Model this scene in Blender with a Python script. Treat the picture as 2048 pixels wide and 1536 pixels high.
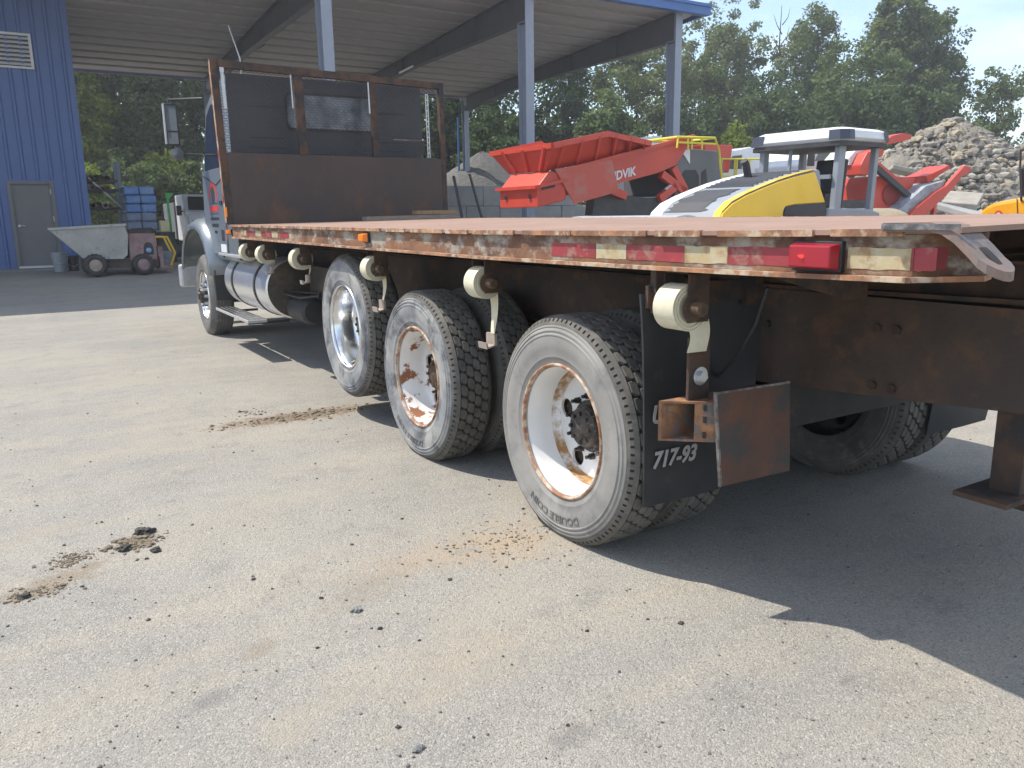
import bpy, bmesh, math, random
import numpy as np
from mathutils import Vector, Matrix
random.seed(7); RNG = np.random.default_rng(7)
PI = math.pi
sc = bpy.context.scene
for o in list(bpy.data.objects): bpy.data.objects.remove(o)
COL = sc.collection

# ------------------------------------------------------------------ camera
F, PITCH, YAW, ROLL, CAMH = 1598.81, 0.20726, 0.54587, -0.01431, 1.45
cp, sp, cw, sw = math.cos(PITCH), math.sin(PITCH), math.cos(YAW), math.sin(YAW)
FW = Vector((sw*cp, cw*cp, -sp)); r0 = Vector((cw, -sw, 0)); u0 = r0.cross(FW)
RT = r0*math.cos(ROLL) + u0*math.sin(ROLL); UP = u0*math.cos(ROLL) - r0*math.sin(ROLL)
CAM = Vector((0, 0, CAMH))
cd = bpy.data.cameras.new('camera'); cam = bpy.data.objects.new('camera', cd); COL.objects.link(cam)
cam.matrix_world = Matrix(((RT.x, UP.x, -FW.x, 0), (RT.y, UP.y, -FW.y, 0), (RT.z, UP.z, -FW.z, CAMH), (0, 0, 0, 1)))
cd.sensor_width = 36; cd.lens = F/2048*36; cd.clip_start = .05; cd.clip_end = 3000
sc.camera = cam

# ------------------------------------------------------------------ sky, sun, exposure
SUNV = Vector((-.431, .47, 1)).normalized()          # towards the sun
ELEV = math.asin(SUNV.z); AZ = math.atan2(SUNV.x, SUNV.y)
w = bpy.data.worlds.new('World'); sc.world = w; w.use_nodes = True
nt = w.node_tree; nt.nodes.clear()
wo = nt.nodes.new('ShaderNodeOutputWorld'); bg = nt.nodes.new('ShaderNodeBackground')
sky = nt.nodes.new('ShaderNodeTexSky'); sky.sky_type = 'NISHITA'; sky.sun_disc = False
sky.sun_elevation = ELEV; sky.sun_rotation = AZ; sky.altitude = 100; sky.air_density = 1.0; sky.dust_density = .5; sky.ozone_density = 1.5
tc = nt.nodes.new('ShaderNodeTexCoord'); mp = nt.nodes.new('ShaderNodeMapping'); mp.inputs['Scale'].default_value = (1.4, 1.4, 4.2)
ns = nt.nodes.new('ShaderNodeTexNoise'); ns.inputs['Scale'].default_value = 1.7; ns.inputs['Detail'].default_value = 7; ns.inputs['Roughness'].default_value = .58
rp = nt.nodes.new('ShaderNodeValToRGB'); rp.color_ramp.elements[0].position = .42; rp.color_ramp.elements[1].position = .68
rp.color_ramp.elements[0].color = (0.10, 0.10, 0.10, 1); rp.color_ramp.elements[1].color = (.9, .9, .9, 1)
mx = nt.nodes.new('ShaderNodeMix'); mx.data_type = 'RGBA'; mx.inputs['B'].default_value = (5.6, 5.9, 6.3, 1)
nt.links.new(tc.outputs['Generated'], mp.inputs['Vector']); nt.links.new(mp.outputs[0], ns.inputs['Vector']); nt.links.new(ns.outputs[0], rp.inputs[0])
nt.links.new(rp.outputs[0], mx.inputs['Factor']); nt.links.new(sky.outputs[0], mx.inputs['A']); nt.links.new(mx.outputs['Result'], bg.inputs[0])
bg.inputs[1].default_value = .15; nt.links.new(bg.outputs[0], wo.inputs[0])
sd = bpy.data.lights.new('sun', 'SUN'); sd.energy = 3.7; sd.angle = math.radians(.53); sd.color = (1, .935, .83)
so = bpy.data.objects.new('sun', sd); COL.objects.link(so); so.location = (-20, 20, 45); so.rotation_euler = SUNV.to_track_quat('Z', 'Y').to_euler()
sc.view_settings.view_transform = 'Standard'; sc.view_settings.look = 'None'; sc.view_settings.exposure = .74; sc.view_settings.gamma = 1
sc.view_settings.use_curve_mapping = False
sc.render.engine = 'CYCLES'; sc.render.resolution_x = 1024; sc.render.resolution_y = 768
sc.cycles.max_bounces = 5; sc.cycles.transparent_max_bounces = 6; sc.cycles.caustics_reflective = False; sc.cycles.caustics_refractive = False

# ------------------------------------------------------------------ pixel (2048 x 1536) -> world helpers
def ray(x, y): return FW + RT*((x-1024)/F) - UP*((y-768)/F)
def onax(x, y, ax, v):
    d = ray(x, y); return CAM + d*((v-CAM[ax])/d[ax])
def onX(x, y, v): return onax(x, y, 0, v)
def onY(x, y, v): return onax(x, y, 1, v)
NH = Vector((sw, cw, 0)); RH = Vector((cw, -sw, 0))
def gpos(x, d):                                     # ground point below pixel column x (at horizon height) at horizontal distance d
    r = ray(x, 432); r.z = 0; return r*(d/r.dot(NH))
class Frame:                                        # vertical plane standing on the line A-B
    def __init__(s, xa, da, xb, db):
        A, B = gpos(xa, da), gpos(xb, db); s.A = A; s.a = (B-A).normalized(); s.n = Vector((-s.a.y, s.a.x, 0))
        if s.n.dot(NH) < 0: s.n = -s.n
    def pt(s, x, y, off=0):
        d = ray(x, y); t = (s.A + s.n*off - CAM).dot(s.n)/d.dot(s.n); return CAM + d*t
    def loc(s, x, y, off=0):                        # local (along, off, z)
        p = s.pt(x, y, off); return ((p-s.A).dot(s.a), off, p.z)
    def w(s, al, off, z): return s.A + s.a*al + s.n*off + Vector((0, 0, z))
def gz(x, y):
    t = min(max((y-16.5)/6.5, 0), 1); return .3*t*t*(3-2*t)

# ------------------------------------------------------------------ materials
MATS = {}
def lin(r, g, b): return tuple(((c/255)/12.92 if c/255 <= .04045 else ((c/255+.055)/1.055)**2.4) for c in (r, g, b))
class NB:
    def __init__(s, name):
        s.m = bpy.data.materials.new(name); s.m.use_nodes = True; s.t = s.m.node_tree; s.p = s.t.nodes['Principled BSDF']; s.n = s.t.nodes; s.l = s.t.links
        MATS[name] = s.m
    def noise(s, scale, detail=4, rough=.55, co=None, dist=0, stretch=None):
        n = s.n.new('ShaderNodeTexNoise'); n.noise_dimensions = '4D' if co is None else '3D'
        n.inputs['Scale'].default_value = scale; n.inputs['Detail'].default_value = detail; n.inputs['Roughness'].default_value = rough; n.inputs['Distortion'].default_value = dist
        if co is None:
            t = s.n.new('ShaderNodeTexCoord'); oi = s.n.new('ShaderNodeObjectInfo'); mu = s.n.new('ShaderNodeMath'); mu.operation = 'MULTIPLY'; mu.inputs[1].default_value = 40
            s.l.new(oi.outputs['Random'], mu.inputs[0]); s.l.new(mu.outputs[0], n.inputs['W']); co = t.outputs['Object']
        if stretch:
            mp = s.n.new('ShaderNodeMapping'); mp.inputs['Scale'].default_value = stretch; s.l.new(co, mp.inputs[0]); co = mp.outputs[0]
        s.l.new(co, n.inputs['Vector']); return n.outputs[0]
    def ramp(s, f, lo, hi):
        r = s.n.new('ShaderNodeMapRange'); r.inputs['From Min'].default_value = lo; r.inputs['From Max'].default_value = hi; r.clamp = True; s.l.new(f, r.inputs[0]); return r.outputs[0]
    def mix(s, f, a, b, mode='MIX'):
        m = s.n.new('ShaderNodeMix'); m.data_type = 'RGBA'; m.blend_type = mode
        if isinstance(f, (int, float)): m.inputs['Factor'].default_value = f
        else: s.l.new(f, m.inputs['Factor'])
        for k, v in (('A', a), ('B', b)):
            if isinstance(v, tuple): m.inputs[k].default_value = (*v[:3], 1)
            else: s.l.new(v, m.inputs[k])
        return m.outputs['Result']
    def math(s, op, a, b):
        m = s.n.new('ShaderNodeMath'); m.operation = op
        for i, v in enumerate((a, b)):
            if isinstance(v, (int, float)): m.inputs[i].default_value = v
            else: s.l.new(v, m.inputs[i])
        return m.outputs[0]
    def bump(s, h, strength, dist=.01):
        b = s.n.new('ShaderNodeBump'); b.inputs['Strength'].default_value = strength; b.inputs['Distance'].default_value = dist; s.l.new(h, b.inputs['Height']); s.l.new(b.outputs[0], s.p.inputs['Normal'])
    def base(s, c):
        if isinstance(c, tuple): s.p.inputs['Base Color'].default_value = (*c[:3], 1)
        else: s.l.new(c, s.p.inputs['Base Color'])
def mat(name, c1, c2=None, sc1=8, lo=.4, hi=.62, rough=.6, metal=0, c3=None, sc3=20, lo3=.56, hi3=.64, bump=None, spec=None, r2=None, stretch=None, coat=0, det=6):
    b = NB(name); col = c1
    if c2: col = b.mix(b.ramp(b.noise(sc1, det, .62, stretch=stretch), lo, hi), c1, c2)
    if c3:
        f3 = b.ramp(b.noise(sc3, 7, .65, stretch=stretch), lo3, hi3); col = b.mix(f3, col, c3)
        if r2 is not None:
            rr = b.n.new('ShaderNodeMapRange'); b.l.new(f3, rr.inputs[0]); rr.inputs['To Min'].default_value = rough; rr.inputs['To Max'].default_value = r2; b.l.new(rr.outputs[0], b.p.inputs['Roughness'])
            mm = b.n.new('ShaderNodeMapRange'); b.l.new(f3, mm.inputs[0]); mm.inputs['To Min'].default_value = metal; mm.inputs['To Max'].default_value = 0; b.l.new(mm.outputs[0], b.p.inputs['Metallic'])
    b.base(col)
    if r2 is None: b.p.inputs['Roughness'].default_value = rough; b.p.inputs['Metallic'].default_value = metal
    if spec is not None: b.p.inputs['Specular IOR Level'].default_value = spec
    if coat: b.p.inputs['Coat Weight'].default_value = coat; b.p.inputs['Coat Roughness'].default_value = .08
    if bump: b.bump(b.noise(bump[0], 5, .6), bump[1], bump[2] if len(bump) > 2 else .005)
    return b.m
def glass(name, c, rough=.05):
    b = NB(name); b.base(c); b.p.inputs['Roughness'].default_value = rough; b.p.inputs['Specular IOR Level'].default_value = .8; return b.m
def emis(name, c, e, strength):
    b = NB(name); b.base(c); b.p.inputs['Roughness'].default_value = .25; b.p.inputs['Emission Color'].default_value = (*e, 1); b.p.inputs['Emission Strength'].default_value = strength; return b.m

mat('deck', (.255, .155, .115), (.31, .205, .155), 2.2, .35, .68, .8, 0, (.19, .105, .07), 6, .56, .74, (60, .25, .003))
mat('rail_rust', (.25, .125, .065), (.12, .062, .04), 7, .38, .58, .8, 0, (.33, .30, .25), 9, .50, .60, (45, .8, .006), stretch=(1, .6, 1))
mat('flange_rust', (.40, .20, .10), (.20, .10, .06), 9, .38, .58, .8, 0, (.46, .36, .26), 14, .50, .60, (50, .7, .005))
mat('dark_rust', (.048, .032, .026), (.095, .052, .03), 6, .40, .60, .85, 0, (.028, .026, .026), 9, .48, .60, (40, .5, .005))
mat('sheet_rust', (.075, .052, .042), (.055, .044, .041), 2.5, .36, .60, .8, 0, (.125, .062, .03), 3.5, .54, .68, (45, .4, .004), stretch=(1, 1, .55))
mat('frame_black', (.022, .021, .021), (.04, .032, .026), 5, .45, .65, .75, 0, (.07, .045, .03), 14, .6, .7, (50, .3, .004))
mat('web_rust', (.085, .055, .04), (.055, .042, .036), 5, .38, .6, .85, 0, (.13, .07, .04), 7, .53, .66, (40, .6, .006))
mat('plate_rust', (.13, .058, .034), (.085, .045, .032), 5, .36, .58, .75, 0, (.05, .047, .045), 6, .50, .62, (60, .5, .004))
mat('tube_rust', (.38, .185, .085), (.20, .10, .055), 14, .38, .56, .8, 0, (.13, .125, .12), 22, .48, .56, (70, .8, .005))
mat('steel_edge', (.30, .30, .30), (.12, .11, .11), 18, .42, .58, .4, .7, (.2, .1, .05), 22, .6, .68, (60, .4, .003))
mat('bent_plate', (.24, .16, .125), (.17, .15, .14), 10, .4, .62, .6, .1, (.10, .10, .11), 18, .55, .65, (60, .4, .003))
mat('bolt_zinc', (.62, .66, .70), None, rough=.3, metal=1)
mat('rubber', (.10, .098, .095), (.17, .164, .155), 5, .35, .65, .85, 0, (.24, .23, .21), 9, .54, .72, (90, .3, .002))
mat('rubber_pale', (.215, .21, .20), (.29, .28, .26), 4, .35, .65, .85, 0, (.145, .145, .145), 6, .5, .68, (90, .3, .002))
mat('rubber_blue', (.17, .18, .195), (.31, .305, .295), 5, .38, .60, .8, 0, (.085, .09, .098), 6, .5, .62, (90, .3, .002))
mat('tread_rubber', (.105, .10, .09), (.165, .154, .135), 10, .4, .65, .9, 0, (.075, .071, .065), 16, .5, .7)
mat('tread_groove', (.038, .036, .034), (.055, .052, .048), 10, rough=.9)
mat('white_rim', (.74, .74, .735), (.66, .66, .645), 4, .4, .65, .38, 0, (.36, .21, .09), 8, .60, .68, r2=.8)
mat('white_rim_rusty', (.72, .72, .71), (.63, .62, .60), 4, .4, .65, .38, 0, (.24, .095, .04), 8, .535, .575, r2=.85)
mat('rim_lip_rust', (.26, .115, .055), (.50, .40, .31), 18, .46, .60, .7)
b = NB('rust_ring_paint'); b.base(b.mix(b.ramp(b.noise(9, 7, .7), .40, .56), (.72, .72, .71), (.32, .17, .055))); b.p.inputs['Roughness'].default_value = .6
mat('alloy', (.80, .81, .82), (.70, .71, .72), 7, .4, .7, .20, 1, (.45, .42, .38), 16, .62, .75, r2=.5)
mat('hub_grease', (.022, .021, .022), (.065, .052, .042), 26, .42, .60, .4, .3, (.20, .175, .15), 50, .56, .64, (60, .8, .008))
mat('hub_brown', (.10, .055, .028), (.055, .04, .03), 20, .4, .6, .8, 0, (.25, .16, .10), 40, .58, .66, (60, .5, .005))
mat('tank_alloy', (.88, .89, .90), (.80, .81, .82), 5, .4, .7, .32, .9, (.55, .53, .50), 14, .64, .78, r2=.5)
mat('tank_dirty', (.055, .045, .035), (.11, .085, .06), 4, .42, .6, .55, .2, (.02, .02, .02), 7, .55, .65)
mat('strap_webbing', (.66, .62, .47), (.56, .52, .38), 14, .4, .65, .85, 0, (.36, .31, .21), 30, .63, .72, (160, .3, .002))
mat('cab_paint', (.19, .22, .25), (.21, .24, .27), 3, .4, .7, .34, .3, coat=.4)
mat('cab_back_shaded', (.042, .045, .052), (.052, .056, .064), 2, .4, .7, .55, .1)  # dark copy of the cab colour, shade of the rear wall put in
mat('hood_paint', (.12, .16, .21), (.135, .175, .225), 3, .4, .7, .3, .3, coat=.5)
mat('black_plastic', (.018, .019, .021), (.03, .03, .032), 6, .4, .7, .55)
mat('flap_rubber', (.024, .026, .030), (.038, .04, .044), 4, .4, .68, .55, 0, (.07, .068, .065), 10, .62, .78)
mat('paint_grey_white', (.42, .44, .46), (.36, .38, .40), 20, .4, .6, .7)
mat('tape_red', (.33, .04, .05), (.23, .035, .038), 8, .36, .58, .55, 0, (.30, .17, .13), 14, .54, .66)
mat('tape_white', (.46, .45, .34), (.42, .34, .19), 8, .36, .56, .55, 0, (.32, .20, .10), 11, .50, .60)
mat('paint_red', (.55, .03, .03), (.5, .04, .03), 20, rough=.5)
emis('amber_lens', (.75, .20, .01), (1, .3, .02), .06)
emis('red_lens', (.30, .012, .025), (1, .02, .02), .01)
emis('red_glow', (.8, .02, .02), (1, .05, .03), 1.2)
glass('dark_glass', (.014, .016, .018)); glass('mirror_glass', (.10, .11, .12), .04)
b = NB('rear_glass_sky'); b.base(b.mix(b.ramp(b.noise(5, 5), .4, .66), (.06, .07, .085), (.17, .19, .22))); b.p.inputs['Roughness'].default_value = .15  # paler mottling in the base colour stands in for reflected sky
mat('galv', (.52, .53, .54), (.42, .43, .44), 12, .4, .65, .42, .35)
mat('mesh_steel', (.065, .063, .066), (.05, .042, .038), 9, .4, .6, .65, .1)
mat('mesh_rust', (.15, .10, .08), (.22, .19, .18), 9, .4, .6, .6, .2)
mat('siding_blue', (.055, .112, .29), (.062, .122, .31), 1.5, .4, .7, .45, 0, (.08, .135, .29), 3, .58, .78)
mat('door_grey', (.125, .128, .135), (.14, .142, .148), 3, .4, .7, .5, 0, (.09, .08, .075), 4, .62, .72)
mat('louver_white', (.60, .61, .62), (.55, .56, .58), 6, rough=.5)
mat('roof_liner', (.38, .36, .34), (.335, .32, .305), 1.3, .38, .66, .7, 0, (.29, .28, .27), 3, .6, .75, stretch=(.3, 1.5, 1))
mat('beam_dark', (.085, .085, .095), (.10, .10, .11), 2, rough=.6)
mat('column_paint', (.27, .31, .38), (.24, .28, .35), 2, .4, .65, .5)
mat('fascia_blue', (.045, .13, .36), (.05, .14, .38), 2, rough=.4)
mat('red_paint', (.56, .060, .032), (.49, .055, .033), 2.2, .4, .65, .42, 0, (.42, .16, .12), 3.4, .62, .76)
mat('red_worn', (.50, .085, .055), (.38, .20, .17), 1.2, .45, .6, .5, 0, (.30, .22, .19), 3, .58, .7)
mat('dark_red_steel', (.30, .03, .02), (.22, .03, .02), 4, rough=.6)  # darker red steel for the flywheel
mat('dark_steel', (.045, .046, .05), (.07, .068, .066), 5, .4, .65, .6, .2)
mat('grey_panel', (.11, .115, .13), (.13, .135, .145), 3, .4, .65, .5)
mat('yellow_paint', (.86, .53, .010), (.80, .48, .012), 3, .4, .65, .35, coat=.3)
mat('orange_yellow', (.78, .36, .014), (.72, .32, .012), 3, .4, .65, .3, coat=.4)
mat('rail_yellow', (.66, .60, .04), (.58, .50, .05), 6, rough=.45)
mat('machine_grey', (.27, .295, .33), (.24, .265, .30), 3, .4, .65, .42)
mat('machine_white', (.72, .73, .75), (.64, .65, .67), 3, .4, .65, .38)
mat('peeled_black', (.04, .04, .043), (.05, .05, .055), 5, rough=.6)
mat('navy_plastic', (.045, .055, .085), (.05, .06, .09), 5, rough=.45)
mat('belt_grey', (.34, .37, .42), (.22, .23, .25), 6, .42, .6, .7)
mat('vehicle_white', (.70, .71, .73), (.62, .63, .65), 2, rough=.35)
mat('concrete', (.34, .34, .335), (.27, .275, .28), 2.2, .38, .66, .9, 0, (.20, .21, .22), 6, .58, .74, (30, .4, .01))
mat('apron', (.27, .265, .25), (.22, .22, .215), 1.5, .38, .66, .9, 0, (.15, .15, .15), 4, .6, .75, (60, .4, .005))
mat('gravel_dark', (.115, .113, .108), (.16, .155, .145), 6, .4, .62, .95, bump=(14, 1, .06))
mat('rock', (.25, .225, .185), (.18, .165, .14), 1.2, .4, .6, .95, 0, (.13, .12, .105), 2.5, .52, .66, (6, 1, .1))
mat('rock_pale', (.34, .315, .27), (.27, .25, .215), 3, .4, .62, .95, bump=(10, .5, .03))
mat('rock_tan', (.34, .28, .19), (.27, .23, .165), 3, .4, .62, .95, bump=(10, .5, .03))
mat('hopper_grey', (.34, .34, .31), (.44, .43, .39), 3, .38, .62, .8, 0, (.20, .20, .19), 6, .57, .68, (30, .5, .006))
mat('buggy_red', (.22, .125, .12), (.28, .21, .20), 4, .4, .62, .75, 0, (.30, .07, .05), 5, .6, .72)
mat('buggy_dark', (.05, .04, .038), (.10, .075, .065), 6, .4, .62, .8)
mat('hub_beige', (.36, .30, .25), (.28, .23, .19), 8, rough=.7)
mat('bucket_plastic', (.28, .31, .35), (.22, .25, .30), 8, .4, .6, .5)
mat('blue_wrap', (.10, .25, .58), (.20, .34, .60), 4, .38, .6, .28, 0, (.40, .48, .60), 6, .60, .72, (12, .9, .03))
mat('grey_wrap', (.19, .26, .40), (.26, .32, .44), 4, .38, .6, .3, 0, (.42, .47, .55), 6, .62, .72, (12, .9, .03))
mat('green_paint', (.04, .36, .08), (.04, .30, .07), 5, rough=.45)
mat('jug_plastic', (.58, .51, .28), (.52, .45, .24), 6, rough=.45)
mat('pallet_wood', (.30, .20, .11), (.22, .15, .09), 9, .4, .6, .85, stretch=(4, 1, 4))
mat('weathered_wood', (.25, .22, .18), (.19, .165, .135), 9, .4, .6, .9, stretch=(1, 6, 6))
mat('clod', (.15, .12, .085), (.21, .17, .12), 30, .4, .6, .97, bump=(120, .8, .006))
mat('clod_dark', (.05, .046, .042), (.075, .068, .058), 30, .4, .6, .97, bump=(120, .8, .006))
mat('stone_grey', (.22, .22, .21), (.16, .16, .155), 40, .4, .6, .9)
mat('pebble', (.16, .15, .135), (.09, .085, .078), 60, .4, .6, .95)
mat('bark', (.075, .058, .043), (.045, .036, .028), 3, .4, .62, .95, bump=(12, .8, .03), stretch=(2, 2, .5))
def leafmat(name, c1, c2, c3):
    b = NB(name); g = b.n.new('ShaderNodeNewGeometry')
    col = b.mix(b.ramp(b.noise(.35, 3, .6, co=g.outputs['Position']), .38, .64), c1, c2)
    at = b.n.new('ShaderNodeAttribute'); at.attribute_name = 'tone'
    col = b.mix(at.outputs['Fac'], col, c3); b.base(col); b.p.inputs['Roughness'].default_value = .7; b.p.inputs['Specular IOR Level'].default_value = .15
    tr = b.n.new('ShaderNodeBsdfTranslucent'); b.l.new(b.mix(1.0, col, (1.25, 1.3, .6), 'MULTIPLY'), tr.inputs[0])
    ms = b.n.new('ShaderNodeMixShader'); ms.inputs[0].default_value = .36; b.l.new(b.p.outputs[0], ms.inputs[1]); b.l.new(tr.outputs[0], ms.inputs[2]); b.l.new(ms.outputs[0], b.n['Material Output'].inputs[0])
leafmat('leaf_mid', (.075, .12, .052), (.11, .155, .062), (.15, .18, .08))
leafmat('leaf_dark', (.048, .085, .044), (.075, .115, .052), (.11, .145, .068))
leafmat('leaf_pale', (.11, .15, .075), (.145, .18, .085), (.185, .205, .105))
leafmat('leaf_sunlit', (.10, .155, .026), (.15, .20, .035), (.20, .24, .05))  # bright yellow-green of sunlit leaves put into the leaf colour

# ground material: worn dusty asphalt with aggregate, dust and mud patches
g = NB('asphalt'); ge = g.n.new('ShaderNodeNewGeometry'); P = ge.outputs['Position']
col = g.mix(g.ramp(g.noise(.55, 4, .62, P), .34, .66), (.335, .315, .275), (.258, .249, .232))
col = g.mix(g.math('MULTIPLY', g.ramp(g.noise(1.6, 4, .6, P, stretch=(.35, 1.6, 1)), .48, .72), .6), col, (.385, .335, .262))
col = g.mix(g.math('MULTIPLY', g.ramp(g.noise(4.2, 5, .7, P), .52, .70), .5), col, (.185, .182, .176))
vo = g.n.new('ShaderNodeTexVoronoi'); vo.inputs['Scale'].default_value = 190; g.l.new(P, vo.inputs['Vector'])
sepc = g.n.new('ShaderNodeSeparateColor'); g.l.new(vo.outputs['Color'], sepc.inputs[0])
col = g.mix(g.math('MULTIPLY', g.ramp(sepc.outputs[0], .70, .95), .5), col, (.50, .47, .41))
col = g.mix(g.math('MULTIPLY', g.ramp(sepc.outputs[1], .76, .96), .55), col, (.13, .125, .115))
fine = g.noise(330, 3, .7, P); col = g.mix(.3, col, g.mix(g.ramp(fine, .3, .7), (.28, .28, .28), (.72, .72, .72)), 'OVERLAY')
PN = {k: g.math('MULTIPLY', g.math('SUBTRACT', g.noise(k, 5, .7, P), .5), 2.6) for k in (7, 13)}
def patch(x, y, rx, ry, ang, c, strength, sharp=.5, nsc=6):
    global col
    mp = g.n.new('ShaderNodeMapping'); mp.vector_type = 'TEXTURE'; mp.inputs['Location'].default_value = (x, y, 0); mp.inputs['Rotation'].default_value = (0, 0, ang); mp.inputs['Scale'].default_value = (rx, ry, 50)
    g.l.new(P, mp.inputs[0]); ln = g.n.new('ShaderNodeVectorMath'); ln.operation = 'LENGTH'; g.l.new(mp.outputs[0], ln.inputs[0])
    d = g.math('ADD', ln.outputs['Value'], PN[7 if nsc < 10 else 13])
    f = g.math('MULTIPLY', g.ramp(d, 1.0, 1.0-sharp), strength); col = g.mix(f, col, c)
def gxy(x, y):
    d = ray(x, y); p = CAM + d*(-CAMH/d.z); return p.x, p.y
MUD = [((560, 1010), .7, .22, .3), ((600, 832), .85, .24, .8), ((1010, 1085), .36, .30, .85), ((840, 1120), .40, .2, .55), ((110, 1165), .26, .10, .8), ((270, 1085), .10, .09, .9), ((520, 1300), .08, .05, .5), ((720, 1185), .25, .12, .35)]
MUD = MUD[1:]
for px, rx, ry in (((560, 1000), .8, .25), ((250, 900), .9, .3), ((950, 1230), .5, .2), ((300, 1350), .5, .15)): patch(*gxy(*px), rx, ry, .2, (.375, .33, .265), .4, 1.0, 7)
for (px, rx, ry, st) in MUD[:3]: patch(*gxy(*px), rx, ry, 0, (.385, .305, .22), min(1, st*1.0), .9, 11)
for (px, rx, ry, st) in MUD[:1]: patch(*gxy(*px), rx*.8, ry*.7, 0, (.20, .155, .11), .85, .4, 16)
for (px, rx, ry, st) in MUD[3:]: patch(*gxy(*px), rx, ry, .5, (.24, .195, .14), st*.85, .5, 14)
for px, rx, ry in (((100, 1060), .25, .09), ((640, 1420), .35, .12), ((250, 760), 1.2, .2), ((900, 1350), .5, .2)): patch(*gxy(*px), rx, ry, .3, (.36, .31, .24), .45, .9, 7)
for px, rx, ry in (((1690, 1362), .05, .025), ((1150, 1470), .14, .06), ((420, 1400), .12, .05)): patch(*gxy(*px), rx, ry, .3, (.14, .137, .133), .45, .8, 12)
g.base(col); g.p.inputs['Roughness'].default_value = .95; g.p.inputs['Specular IOR Level'].default_value = .25
hh = g.math('ADD', g.math('MULTIPLY', g.math('SUBTRACT', 1.0, vo.outputs['Distance']), .55), g.math('ADD', g.math('MULTIPLY', g.noise(55, 3, .65, P), 1.3), g.math('MULTIPLY', fine, .35)))
g.bump(hh, .8, .008)

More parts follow.
